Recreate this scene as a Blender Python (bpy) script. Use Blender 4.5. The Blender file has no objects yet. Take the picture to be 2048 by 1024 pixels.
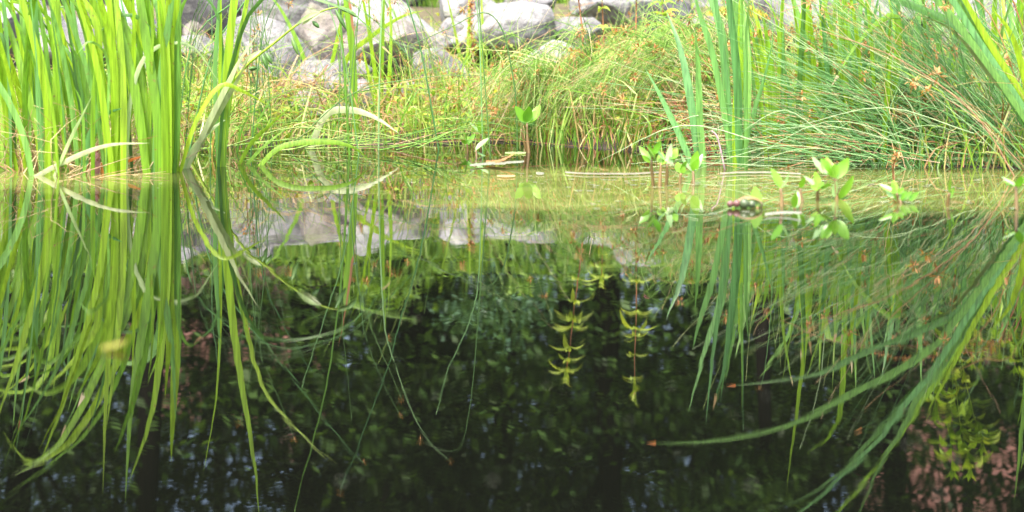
import bpy, bmesh, math, random
from math import sin, cos, pi, sqrt, exp
from mathutils import Vector as V, noise as mn

rnd = random.Random(7)
U = rnd.uniform
G = rnd.gauss
sc = bpy.context.scene
col = sc.collection

# ------------------------------------------------------------------ measured camera geometry
K, YH, H = 3000.0, 110.0, 0.36          # focal length in photo pixels, horizon row, eye height over the water (m)
def Yb(yb): return H * K / (yb - YH)     # distance of a waterline point seen in photo row yb
def XX(px, Y): return (px - 1024.0) * Y / K
def ZD(py, Y): return H - (py - YH) * Y / K      # height of a point seen directly
def ZR(py, Y): return (py - YH) * Y / K - H      # height of a point seen mirrored

# ------------------------------------------------------------------ materials
def newmat(name):
    m = bpy.data.materials.new(name); m.use_nodes = True
    nt = m.node_tree
    for n in list(nt.nodes): nt.nodes.remove(n)
    out = nt.nodes.new('ShaderNodeOutputMaterial')
    return m, nt, out

def N(nt, t, **kw):
    n = nt.nodes.new(t)
    for k, v in kw.items():
        if k in n.inputs: n.inputs[k].default_value = v
        else: setattr(n, k, v)
    return n

def ramp(nt, fac, stops, interp='LINEAR'):
    r = nt.nodes.new('ShaderNodeValToRGB'); r.color_ramp.interpolation = interp
    e = r.color_ramp.elements
    while len(e) < len(stops): e.new(0.5)
    for i, (p, c) in enumerate(stops):
        e[i].position = p; e[i].color = (*c, 1)
    nt.links.new(fac, r.inputs[0])
    return r.outputs[0]

def leafmat(name, stops, rough=0.38, trans=0.4, streak=0.25, spec=0.5, tmul=(1.25, 1.2, 0.55), spots=False, vein=(60, 60, 5)):
    """foliage: colour varies from leaf to leaf and along each leaf, light passes through it"""
    m, nt, out = newmat(name); L = nt.links.new
    geo = N(nt, 'ShaderNodeNewGeometry'); oi = N(nt, 'ShaderNodeObjectInfo')
    add = N(nt, 'ShaderNodeMath', operation='ADD'); L(geo.outputs['Random Per Island'], add.inputs[0]); L(oi.outputs['Random'], add.inputs[1])
    fr = N(nt, 'ShaderNodeMath', operation='FRACT'); L(add.outputs[0], fr.inputs[0])
    c = ramp(nt, fr.outputs[0], stops)
    tc = N(nt, 'ShaderNodeTexCoord')
    mp = N(nt, 'ShaderNodeMapping'); mp.inputs['Scale'].default_value = vein; L(tc.outputs['Object'], mp.inputs[0])
    nz = N(nt, 'ShaderNodeTexNoise', Scale=1.0, Detail=3.0); L(mp.outputs[0], nz.inputs['Vector'])
    mr = N(nt, 'ShaderNodeMapRange'); mr.inputs['From Min'].default_value = .3; mr.inputs['From Max'].default_value = .7
    mr.inputs['To Min'].default_value = 1 - streak; mr.inputs['To Max'].default_value = 1 + streak; L(nz.outputs[0], mr.inputs[0])
    if spots:
        n2 = N(nt, 'ShaderNodeTexNoise', Scale=55.0, Detail=4.0, Roughness=.6); L(tc.outputs['Object'], n2.inputs['Vector'])
        k = ramp(nt, n2.outputs[0], [(.66, (0, 0, 0)), (.72, (.8, .8, .8))])
        sx = N(nt, 'ShaderNodeMix', data_type='RGBA'); L(k, sx.inputs[0]); L(c, sx.inputs[6]); sx.inputs[7].default_value = (.22, .14, .05, 1); c = sx.outputs[2]
    vm = N(nt, 'ShaderNodeVectorMath', operation='SCALE'); L(c, vm.inputs[0]); L(mr.outputs[0], vm.inputs['Scale'])
    p = N(nt, 'ShaderNodeBsdfPrincipled', Roughness=rough); p.inputs['Specular IOR Level'].default_value = spec
    L(vm.outputs[0], p.inputs['Base Color'])
    if trans > 0:
        t = N(nt, 'ShaderNodeBsdfTranslucent')
        v2 = N(nt, 'ShaderNodeVectorMath', operation='MULTIPLY'); L(vm.outputs[0], v2.inputs[0]); v2.inputs[1].default_value = tmul
        L(v2.outputs[0], t.inputs['Color'])
        mx = N(nt, 'ShaderNodeMixShader', Fac=trans); L(p.outputs[0], mx.inputs[1]); L(t.outputs[0], mx.inputs[2])
        L(mx.outputs[0], out.inputs[0])
    else:
        L(p.outputs[0], out.inputs[0])
    return m

M = {}
M['iris'] = leafmat('iris_leaf', [(0, (.13, .29, .02)), (.35, (.23, .42, .02)), (.7, (.31, .48, .025)), (1, (.16, .34, .04))], trans=.42, spots=True, vein=(150, 150, 4), streak=.35)
M['iris_blue'] = leafmat('iris_leaf_cool', [(0, (.10, .26, .08)), (.5, (.15, .34, .09)), (1, (.20, .40, .07))], trans=.35, rough=.33, spots=True, vein=(150, 150, 4), streak=.35)
M['iris_pale'] = leafmat('iris_leaf_pale', [(0, (.36, .46, .22)), (.6, (.28, .40, .15)), (1, (.42, .46, .26))], trans=.3)
M['iris_dark'] = leafmat('iris_leaf_dark', [(0, (.06, .16, .035)), (.5, (.09, .21, .035)), (1, (.13, .27, .04))], trans=.3, rough=.3, spots=True, vein=(150, 150, 4), streak=.35)
M['rush'] = leafmat('rush_stem', [(0, (.07, .19, .02)), (.3, (.14, .31, .03)), (.6, (.22, .40, .05)), (.85, (.32, .46, .10)), (1, (.50, .56, .26))], trans=.15, streak=.15)
M['rush_blue'] = leafmat('rush_stem_cool', [(0, (.06, .18, .05)), (.4, (.12, .29, .08)), (.75, (.19, .37, .13)), (1, (.40, .52, .28))], trans=.15, streak=.15)
M['rush_dark'] = leafmat('rush_stem_dark', [(0, (.05, .12, .03)), (.5, (.08, .18, .04)), (1, (.13, .25, .06))], trans=.1, streak=.15)
M['straw'] = leafmat('straw', [(0, (.46, .36, .17)), (.35, (.58, .47, .26)), (.6, (.40, .22, .09)), (.8, (.32, .12, .05)), (1, (.62, .54, .36))], trans=.2)
M['seed'] = leafmat('seed_head', [(0, (.40, .20, .07)), (.5, (.52, .29, .11)), (1, (.34, .15, .06))], trans=.25, rough=.7)
M['rust'] = leafmat('rusty_stem', [(0, (.26, .09, .045)), (.5, (.36, .15, .06)), (1, (.20, .07, .045))], trans=.1, rough=.6)
M['orange'] = leafmat('withered_orange', [(0, (.60, .16, .03)), (1, (.66, .24, .06))], trans=.3, rough=.5)
M['grass'] = leafmat('bank_grass', [(0, (.07, .19, .02)), (.3, (.15, .32, .03)), (.55, (.28, .44, .05)), (.72, (.44, .48, .18)), (.86, (.50, .34, .15)), (1, (.28, .10, .04))], trans=.35)
M['meadow'] = leafmat('meadow_grass', [(0, (.10, .22, .02)), (.6, (.16, .30, .03)), (1, (.24, .36, .05))], trans=.4)
M['cover'] = leafmat('ground_cover', [(0, (.14, .26, .03)), (.5, (.26, .38, .04)), (.8, (.40, .44, .08)), (1, (.34, .16, .05))], trans=.4)
M['bog'] = leafmat('bogbean_leaf', [(0, (.13, .34, .03)), (.5, (.17, .38, .03)), (1, (.22, .42, .05))], trans=.38, rough=.28, streak=.1)
M['bog_sheen'] = leafmat('bogbean_leaf_sheen', [(0, (.21, .37, .13)), (1, (.30, .45, .21))], trans=.25, rough=.25, streak=.08)  # sky sheen painted into the leaf colour as a paler green
M['bogstem'] = leafmat('bogbean_stem', [(0, (.12, .08, .03)), (1, (.17, .11, .04))], trans=0, rough=.4)
M['loose'] = leafmat('loosestrife_leaf', [(0, (.34, .46, .06)), (.6, (.46, .56, .09)), (1, (.38, .50, .12))], trans=.4)
M['forb'] = leafmat('forb_leaf', [(0, (.20, .36, .03)), (.6, (.32, .48, .05)), (1, (.42, .50, .06))], trans=.42)
M['pod'] = leafmat('seed_pod', [(0, (.06, .15, .03)), (1, (.11, .22, .04))], trans=.1, rough=.45)
M['crown_dark'] = leafmat('tree_leaf_dark', [(0, (.018, .036, .012)), (.6, (.04, .078, .022)), (1, (.07, .125, .035))], trans=.32, rough=.5, spec=.3)
M['crown_mid'] = leafmat('tree_leaf_mid', [(0, (.035, .08, .018)), (.6, (.07, .15, .03)), (1, (.11, .21, .04))], trans=.35, rough=.45, spec=.3)
M['shrub'] = leafmat('shrub_leaf', [(0, (.09, .18, .02)), (.6, (.16, .30, .03)), (1, (.25, .40, .05))], trans=.38, rough=.45)
M['shrub_blue'] = leafmat('shrub_leaf_cool', [(0, (.06, .14, .07)), (1, (.12, .24, .12))], trans=.35, rough=.4)
M['pink'] = leafmat('pink_petal', [(0, (.55, .16, .50)), (1, (.62, .25, .58))], trans=.3)
M['yellow'] = leafmat('yellow_leaf', [(0, (.20, .19, .025)), (1, (.25, .23, .035))], trans=.3)

def barkmat():
    m, nt, out = newmat('bark'); L = nt.links.new
    tc = N(nt, 'ShaderNodeTexCoord'); mp = N(nt, 'ShaderNodeMapping'); mp.inputs['Scale'].default_value = (14, 14, 2.5); L(tc.outputs['Object'], mp.inputs[0])
    nz = N(nt, 'ShaderNodeTexNoise', Scale=1.0, Detail=6.0); L(mp.outputs[0], nz.inputs['Vector'])
    c = ramp(nt, nz.outputs[0], [(.3, (.006, .005, .004)), (.6, (.016, .013, .010)), (.8, (.028, .027, .018))])
    p = N(nt, 'ShaderNodeBsdfPrincipled', Roughness=.95); p.inputs['Specular IOR Level'].default_value = .1; L(c, p.inputs['Base Color'])
    b = N(nt, 'ShaderNodeBump', Strength=.6, Distance=.03); L(nz.outputs[0], b.inputs['Height']); L(b.outputs[0], p.inputs['Normal'])
    L(p.outputs[0], out.inputs[0]); return m
M['bark'] = barkmat()

def rockmat(name, a, b, c, lichen=.5):
    m, nt, out = newmat(name); L = nt.links.new
    tc = N(nt, 'ShaderNodeTexCoord'); oi = N(nt, 'ShaderNodeObjectInfo')
    off = N(nt, 'ShaderNodeVectorMath', operation='ADD'); L(tc.outputs['Object'], off.inputs[0])
    sc_ = N(nt, 'ShaderNodeVectorMath', operation='SCALE'); L(oi.outputs['Location'], sc_.inputs[0]); sc_.inputs['Scale'].default_value = 3.1; L(sc_.outputs[0], off.inputs[1])
    n1 = N(nt, 'ShaderNodeTexNoise', Scale=5.0, Detail=8.0, Roughness=.65); L(off.outputs[0], n1.inputs['Vector'])
    col_ = ramp(nt, n1.outputs[0], [(.3, a), (.52, b), (.72, c)])
    n2 = N(nt, 'ShaderNodeTexNoise', Scale=3.2, Detail=9.0, Roughness=.7); L(off.outputs[0], n2.inputs['Vector'])
    msk = ramp(nt, n2.outputs[0], [(.56, (0, 0, 0)), (.68, (lichen, lichen, lichen))])
    mx = N(nt, 'ShaderNodeMix', data_type='RGBA'); L(msk, mx.inputs[0]); L(col_, mx.inputs[6]); mx.inputs[7].default_value = (.20, .22, .10, 1)
    n4 = N(nt, 'ShaderNodeTexNoise', Scale=26.0, Detail=6.0, Roughness=.7); L(off.outputs[0], n4.inputs['Vector'])
    sp = ramp(nt, n4.outputs[0], [(.34, (.3, .3, .3)), (.5, (1, 1, 1)), (.66, (1.0, 1.0, 1.0)), (.78, (1.2, 1.2, 1.2))])
    ml = N(nt, 'ShaderNodeMix', data_type='RGBA', blend_type='MULTIPLY'); ml.inputs[0].default_value = .8; L(mx.outputs[2], ml.inputs[6]); L(sp, ml.inputs[7])
    p = N(nt, 'ShaderNodeBsdfPrincipled', Roughness=.85); L(ml.outputs[2], p.inputs['Base Color'])
    bp = N(nt, 'ShaderNodeBump', Strength=1.0, Distance=.05); L(n1.outputs[0], bp.inputs['Height']); L(bp.outputs[0], p.inputs['Normal'])
    L(p.outputs[0], out.inputs[0]); return m
M['rock_pale'] = rockmat('pale_stone', (.12, .117, .112), (.24, .24, .238), (.34, .335, .325))
M['rock_grey'] = rockmat('grey_stone', (.07, .07, .071), (.16, .16, .162), (.25, .247, .242))
M['rock_brown'] = rockmat('brownish_stone', (.07, .058, .05), (.165, .148, .13), (.25, .235, .215), .4)
M['rock_dark'] = rockmat('dark_stone', (.025, .025, .026), (.05, .05, .052), (.10, .10, .10), .2)

def groundmat():
    m, nt, out = newmat('soil'); L = nt.links.new
    tc = N(nt, 'ShaderNodeTexCoord')
    n1 = N(nt, 'ShaderNodeTexNoise', Scale=4.0, Detail=8.0, Roughness=.7); L(tc.outputs['Object'], n1.inputs['Vector'])
    c = ramp(nt, n1.outputs[0], [(.3, (.035, .026, .016)), (.5, (.09, .075, .035)), (.7, (.10, .13, .035))])
    sp = N(nt, 'ShaderNodeSeparateXYZ'); L(tc.outputs['Object'], sp.inputs[0])
    mr = N(nt, 'ShaderNodeMapRange'); L(sp.outputs[2], mr.inputs[0]); mr.inputs['From Min'].default_value = .0; mr.inputs['From Max'].default_value = .12
    mx = N(nt, 'ShaderNodeMix', data_type='RGBA'); L(mr.outputs[0], mx.inputs[0]); mx.inputs[6].default_value = (.022, .015, .009, 1); L(c, mx.inputs[7])
    p = N(nt, 'ShaderNodeBsdfPrincipled', Roughness=.8); L(mx.outputs[2], p.inputs['Base Color'])
    b = N(nt, 'ShaderNodeBump', Strength=.8, Distance=.05); L(n1.outputs[0], b.inputs['Height']); L(b.outputs[0], p.inputs['Normal'])
    L(p.outputs[0], out.inputs[0]); return m
M['soil'] = groundmat()

def watermat():
    m, nt, out = newmat('pond_water'); L = nt.links.new
    tc = N(nt, 'ShaderNodeTexCoord')
    sp = N(nt, 'ShaderNodeSeparateXYZ'); L(tc.outputs['Object'], sp.inputs[0])
    # silt and algae in the shallows along the far bank
    mp = N(nt, 'ShaderNodeMapping'); mp.inputs['Scale'].default_value = (.9, 1.6, 1); L(tc.outputs['Object'], mp.inputs[0])
    n1 = N(nt, 'ShaderNodeTexNoise', Scale=1.6, Detail=4.0, Roughness=.55); L(mp.outputs[0], n1.inputs['Vector'])
    a1 = N(nt, 'ShaderNodeMath', operation='MULTIPLY_ADD'); L(n1.outputs[0], a1.inputs[0]); a1.inputs[1].default_value = .7; L(sp.outputs[1], a1.inputs[2])
    def band(src, a, b):
        q = N(nt, 'ShaderNodeMapRange', interpolation_type='SMOOTHSTEP'); L(src, q.inputs[0])
        q.inputs['From Min'].default_value = a; q.inputs['From Max'].default_value = b; return q.outputs[0]
    def mul(a, b):
        q = N(nt, 'ShaderNodeMath', operation='MULTIPLY'); L(a, q.inputs[0]); L(b, q.inputs[1]); return q.outputs[0]
    x1 = N(nt, 'ShaderNodeMath', operation='MULTIPLY_ADD'); L(n1.outputs[0], x1.inputs[0]); x1.inputs[1].default_value = .6; L(sp.outputs[0], x1.inputs[2])
    right = mul(mul(band(x1.outputs[0], .0, .35), band(a1.outputs[0], 3.62, 4.1)), band(a1.outputs[0], 5.3, 4.85))
    left = mul(mul(band(x1.outputs[0], -.55, -.85), band(a1.outputs[0], 4.25, 4.5)), band(a1.outputs[0], 5.6, 5.2))
    f1 = N(nt, 'ShaderNodeMath', operation='MAXIMUM'); L(right, f1.inputs[0]); L(left, f1.inputs[1])
    n3 = N(nt, 'ShaderNodeTexNoise', Scale=6.0, Detail=5.0, Roughness=.6); L(mp.outputs[0], n3.inputs['Vector'])
    olive = ramp(nt, n3.outputs[0], [(.25, (.05, .062, .015)), (.5, (.12, .135, .035)), (.75, (.20, .20, .075))])
    mx = N(nt, 'ShaderNodeMix', data_type='RGBA'); L(f1.outputs[0], mx.inputs[0]); mx.inputs[6].default_value = (.003, .0035, .0025, 1); L(olive, mx.inputs[7])
    p = N(nt, 'ShaderNodeBsdfPrincipled', Roughness=0.0, IOR=1.34); L(mx.outputs[2], p.inputs['Base Color'])
    # ripples: a few long soft swells and fine cat's-paws
    m2 = N(nt, 'ShaderNodeMapping'); m2.inputs['Scale'].default_value = (1.4, 3.2, 1); L(tc.outputs['Object'], m2.inputs[0])
    w1 = N(nt, 'ShaderNodeTexNoise', Scale=2.2, Detail=2.0, Roughness=.4); L(m2.outputs[0], w1.inputs['Vector'])
    w2 = N(nt, 'ShaderNodeTexNoise', Scale=11.0, Detail=1.0, Roughness=.4); L(m2.outputs[0], w2.inputs['Vector'])
    ad = N(nt, 'ShaderNodeMath', operation='MULTIPLY_ADD'); L(w2.outputs[0], ad.inputs[0]); ad.inputs[1].default_value = .10; L(w1.outputs[0], ad.inputs[2])
    b = N(nt, 'ShaderNodeBump', Strength=1.0, Distance=.00028); L(ad.outputs[0], b.inputs['Height']); L(b.outputs[0], p.inputs['Normal'])
    L(p.outputs[0], out.inputs[0]); return m
M['water'] = watermat()

def plainmat(name, c1, c2, scale=3, rough=.8):
    m, nt, out = newmat(name); L = nt.links.new
    tc = N(nt, 'ShaderNodeTexCoord'); nz = N(nt, 'ShaderNodeTexNoise', Scale=scale, Detail=6.0); L(tc.outputs['Object'], nz.inputs['Vector'])
    c = ramp(nt, nz.outputs[0], [(.3, c1), (.7, c2)])
    p = N(nt, 'ShaderNodeBsdfPrincipled', Roughness=rough); L(c, p.inputs['Base Color']); L(p.outputs[0], out.inputs[0]); return m
def brickmat(name, c1, c2, mortar, sx, sy):
    m, nt, out = newmat(name); L = nt.links.new
    tc = N(nt, 'ShaderNodeTexCoord'); b = N(nt, 'ShaderNodeTexBrick', Scale=1.0)
    sp = N(nt, 'ShaderNodeSeparateXYZ'); cb = N(nt, 'ShaderNodeCombineXYZ'); L(tc.outputs['Object'], sp.inputs[0])
    L(sp.outputs[0], cb.inputs[0]); L(sp.outputs[2], cb.inputs[1])
    b.inputs['Color1'].default_value = (*c1, 1); b.inputs['Color2'].default_value = (*c2, 1); b.inputs['Mortar'].default_value = (*mortar, 1)
    b.inputs['Brick Width'].default_value = sx; b.inputs['Row Height'].default_value = sy; b.inputs['Mortar Size'].default_value = .012
    L(cb.outputs[0], b.inputs['Vector'])
    p = N(nt, 'ShaderNodeBsdfPrincipled', Roughness=.85); L(b.outputs[0], p.inputs['Base Color']); L(p.outputs[0], out.inputs[0]); return m
M['brick'] = brickmat('brick_wall', (.20, .095, .07), (.25, .13, .10), (.20, .17, .15), .24, .08)
M['tile'] = brickmat('roof_tiles', (.20, .085, .06), (.25, .12, .085), (.10, .05, .04), .25, .22)
M['white'] = plainmat('white_paint', (.70, .70, .70), (.8, .8, .8), rough=.5)
M['glass'] = plainmat('window_glass', (.02, .025, .03), (.04, .045, .05), rough=.05)
M['bead'] = plainmat('berry_skin', (.11, .035, .035), (.17, .10, .085), scale=60, rough=.25)
M['bead_green'] = plainmat('green_berry_skin', (.05, .085, .03), (.11, .14, .08), scale=60, rough=.2)
M['husk'] = plainmat('dry_husk', (.17, .11, .045), (.24, .17, .08), scale=40, rough=.6)
M['dead'] = leafmat('dead_leaf', [(0, (.17, .19, .14)), (.5, (.24, .25, .19)), (1, (.18, .16, .10))], trans=.15)
M['moss'] = leafmat('moss', [(0, (.36, .30, .03)), (.6, (.50, .40, .04)), (1, (.28, .28, .04))], trans=.1, rough=.9)

# ------------------------------------------------------------------ mesh building
wloc = {}
def link(o): col.objects.link(o); return o
def tag(o, label=None, cat=None, group=None, kind=None):
    if label: o['label'] = label
    if cat: o['category'] = cat
    if group: o['group'] = group
    if kind: o['kind'] = kind
    return o
def thing(name, loc, label, cat, group=None):
    o = bpy.data.objects.new(name, None); o.empty_display_size = .05; link(o)
    o.location = loc; wloc[o.name] = V(loc)
    return tag(o, label, cat, group)

def catmull(pts, n):
    pts = [V(p) for p in pts]
    if len(pts) == 2: return [pts[0].lerp(pts[1], i / n) for i in range(n + 1)]
    P = [pts[0] * 2 - pts[1]] + pts + [pts[-1] * 2 - pts[-2]]
    segs = len(pts) - 1; out = []
    for i in range(n + 1):
        s = i / n * segs; k = min(int(s), segs - 1); t = s - k
        a, b, c, d = P[k:k + 4]
        out.append(.5 * ((2 * b) + (c - a) * t + (2 * a - 5 * b + 4 * c - d) * t * t + (3 * b - a - 3 * c + d) * t ** 3))
    return out

class MB:
    def __init__(s): s.v = []; s.f = []
    def blade(s, pts, w, yaw=0., fold=.22, n=12, taper=.45, base=.75, twist=0., sharp=.85):
        """folded strap leaf along a spline"""
        P = catmull(pts, n); b0 = len(s.v)
        for i, p in enumerate(P):
            t = i / n
            tan = (P[min(i + 1, n)] - P[max(i - 1, 0)]).normalized()
            a = yaw + twist * t
            fc = V((sin(a), -cos(a), .15)); side = tan.cross(fc)
            if side.length < .05: side = tan.cross(V((.3, .1, 1)))
            side.normalize(); nor = side.cross(tan).normalized()
            ww = w * .5 * min(1, ((1 - t) / taper + 1e-4) ** sharp) * (base + (1 - base) * min(1, t * 4))
            s.v += [p - side * ww, p + nor * ww * fold, p + side * ww]
        for i in range(n):
            a = b0 + 3 * i
            s.f += [(a, a + 1, a + 4, a + 3), (a + 1, a + 2, a + 5, a + 4)]
        return s
    def tube(s, pts, r0, r1=None, sides=3, n=8):
        if r1 is None: r1 = r0
        P = catmull(pts, n); b0 = len(s.v)
        for i, p in enumerate(P):
            tan = (P[min(i + 1, n)] - P[max(i - 1, 0)]).normalized()
            q = tan.orthogonal() if abs(tan.z) > .95 else tan.cross(V((0, 0, 1)))
            q.normalize(); q2 = tan.cross(q)
            r = r0 + (r1 - r0) * i / n
            for k in range(sides):
                a = 2 * pi * k / sides
                s.v.append(p + (q * cos(a) + q2 * sin(a)) * r)
        for i in range(n):
            for k in range(sides):
                a = b0 + i * sides; k2 = (k + 1) % sides
                s.f.append((a + k, a + k2, a + sides + k2, a + sides + k))
        s.f.append(tuple(b0 + n * sides + k for k in range(sides)))
        return s
    def oval(s, base, d, w, up=V((0, 0, 1)), curl=.15, n=5, droop=0., fold=.25, shape=1.0):
        """oval leaf from base along vector d"""
        d = V(d); L_ = d.length; t_ = d.normalized()
        side = t_.cross(up)
        if side.length < .05: side = t_.cross(V((1, .2, 0)))
        side.normalize(); nor = side.cross(t_).normalized(); b0 = len(s.v)
        for i in range(n + 1):
            t = i / n
            ww = w * .5 * (sin(pi * min(1, t ** shape * .97 + .03)) ** .75) + 1e-4
            p = V(base) + d * t + nor * (curl * L_ * sin(pi * t)) + V((0, 0, -droop * L_ * t * t))
            s.v += [p - side * ww + nor * ww * fold, p, p + side * ww + nor * ww * fold]
        for i in range(n):
            a = b0 + 3 * i
            s.f += [(a, a + 1, a + 4, a + 3), (a + 1, a + 2, a + 5, a + 4)]
        return s
    def quad(s, p, u, w):
        b = len(s.v); s.v += [p - u, p + w, p + u, p - w]; s.f.append((b, b + 1, b + 2, b + 3)); return s
    def box(s, x0, x1, y0, y1, z0, z1):
        b = len(s.v)
        s.v += [V((x, y, z)) for z in (z0, z1) for y in (y0, y1) for x in (x0, x1)]
        for q in ((0, 2, 3, 1), (4, 5, 7, 6), (0, 1, 5, 4), (2, 6, 7, 3), (0, 4, 6, 2), (1, 3, 7, 5)): s.f.append(tuple(b + i for i in q))
        return s
    def ball(s, c, r, sz=(1, 1, 1), nu=8, nv=6):
        b = len(s.v); c = V(c)
        for j in range(nv + 1):
            for i in range(nu):
                a = 2 * pi * i / nu; e = pi * j / nv - pi / 2
                s.v.append(c + V((r * cos(e) * cos(a) * sz[0], r * cos(e) * sin(a) * sz[1], r * sin(e) * sz[2])))
        for j in range(nv):
            for i in range(nu):
                i2 = (i + 1) % nu
                s.f.append((b + j * nu + i, b + j * nu + i2, b + (j + 1) * nu + i2, b + (j + 1) * nu + i))
        return s
    def pod(s, a, b_, r, n=8, sides=6):
        """spindle shape from a to b"""
        a = V(a); b_ = V(b_); t_ = (b_ - a).normalized(); q = t_.orthogonal().normalized(); q2 = t_.cross(q); b0 = len(s.v)
        for i in range(n + 1):
            t = i / n; rr = r * sin(pi * (.06 + .9 * t)) ** .8
            for k in range(sides):
                an = 2 * pi * k / sides; s.v.append(a.lerp(b_, t) + (q * cos(an) + q2 * sin(an)) * rr)
        for i in range(n):
            for k in range(sides):
                k2 = (k + 1) % sides; c = b0 + i * sides
                s.f.append((c + k, c + k2, c + sides + k2, c + sides + k))
        return s
    def build(s, name, mat, parent=None, smooth=True, loc=None):
        off = V((0, 0, 0)); o_loc = V((0, 0, 0))
        if parent is not None: off = wloc[parent.name]
        elif loc is not None: off = V(loc); o_loc = V(loc)
        me = bpy.data.meshes.new(name)
        me.from_pydata([tuple(p - off) for p in s.v], [], s.f)
        me.materials.append(M[mat] if isinstance(mat, str) else mat)
        if smooth: me.polygons.foreach_set('use_smooth', [True] * len(me.polygons))
        o = bpy.data.objects.new(name, me); link(o)
        o.location = o_loc; wloc[o.name] = off
        if parent is not None: o.parent = parent
        return o

# ------------------------------------------------------------------ terrain
EDGE = [(-30, 5.2), (-3, 5.1), (-1.74, 5.2), (-1.19, 5.8), (-.25, 6.1), (.14, 5.85), (.69, 5.6), (.96, 5.1), (1.54, 4.72), (3, 4.5), (30, 4.5)]
def edgeY(x):
    for (a, ya), (b, yb) in zip(EDGE, EDGE[1:]):
        if a <= x <= b:
            t = (x - a) / (b - a); return ya + (yb - ya) * t + .22 * mn.noise(V((x * 2.3, 1.7, 0))) + .10 * mn.noise(V((x * 7, 4.1, 0)))
    return 5
def sm(a, b, x):
    t = max(0, min(1, (x - a) / (b - a))); return t * t * (3 - 2 * t)
def gz(x, y):
    if y < -1.0:                                     # near shore, behind the camera
        return -.5 + .9 * sm(-3.0, -6, y)
    v = y - edgeY(x)
    z = -.5 + .5 * sm(-1.2, 0, v) + .07 * sm(0, .8, v)
    z += .62 * max(0, min(1, (y - 7.1) / 2.9)) + .25 * sm(10, 16, y)
    side = sm(9, 13, abs(x)) * (1 - sm(-.2, .8, v)) if y < 8 else 0
    z += side * .8
    return z + (.03 * mn.noise(V((x * 1.3, y * 1.3, 0))) if v > .1 else 0)

def make_ground():
    xs = [-400, -150, -60, -30, -20, -15] + [-12 + .5 * i for i in range(16)] + [-4 + .16 * i for i in range(51)] + [4.5 + .5 * i for i in range(16)] + [15, 20, 30, 60, 150, 400]
    ys = [-300, -100, -30, -15, -9, -6, -5, -4, -3, -2, -1, 0, 1, 2, 3] + [3.4 + .14 * i for i in range(60)] + [12 + .7 * i for i in range(20)] + [30, 45, 80, 160, 400]
    m = MB()
    for y in ys:
        for x in xs: m.v.append(V((x, y, gz(x, y))))
    nx = len(xs)
    for j in range(len(ys) - 1):
        for i in range(nx - 1):
            a = j * nx + i; m.f.append((a, a + 1, a + nx + 1, a + nx))
    tag(m.build('ground', 'soil'), 'dark brown soil of the pond bank rising to the rocks and woodland', kind='structure')
make_ground()
w = MB(); w.v = [V((-14, -6, 0)), V((14, -6, 0)), V((14, 8, 0)), V((-14, 8, 0))]; w.f = [(0, 1, 2, 3)]
tag(w.build('water', 'water', smooth=False), 'dark still pond water mirroring plants, olive with algae near the bank', kind='structure')

# ------------------------------------------------------------------ boulders
def boulder(cx, cy, wpx, hpx, mat, label, seed, tilt=0., Y=None, dz=0.):
    r = random.Random(seed)
    if Y is None:                                     # where the sight line meets the rubble slope
        Y = 6.6
        while Y < 11 and ZD(cy + hpx * .15, Y) > .16 + (Y - 7.0) * .235: Y += .02
    X = XX(cx, Y); Z = ZD(cy, Y) + dz
    sx, sz = wpx * Y / K * .5, hpx * Y / K * .5; sy = (sx + sz) * .5 * r.uniform(.8, 1.1)
    bm = bmesh.new(); bmesh.ops.create_icosphere(bm, subdivisions=5, radius=1)
    planes = []
    for k in range(13):
        d = V((r.gauss(0, 1), r.gauss(0, 1), r.gauss(0, 1))).normalized(); planes.append((d, r.uniform(.62, .90)))
    ct, st = cos(tilt), sin(tilt); sd = V((seed * 1.7, seed * .9, 3.3))
    for v in bm.verts:
        c = v.co.copy() * 1.12
        for d, h in planes:
            e = c.dot(d) - h
            if e > 0: c -= d * e * .98
        c *= 1 + .05 * mn.noise(c * 1.6 + sd) + .03 * mn.noise(c * 5 + sd) + .018 * mn.noise(c * 13 + sd)
        c = V((c.x * sx * 1.12, c.y * sy * 1.12, c.z * sz * 1.12))
        v.co = V((c.x * ct - c.z * st, c.y, c.x * st + c.z * ct))
    me = bpy.data.meshes.new('boulder'); bm.to_mesh(me); bm.free()
    me.polygons.foreach_set('use_smooth', [True] * len(me.polygons)); me.materials.append(M[mat])
    o = bpy.data.objects.new('boulder', me); link(o); o.location = (X, Y, Z)
    return tag(o, label, 'boulder', 'boulders of the rock bank')

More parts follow.
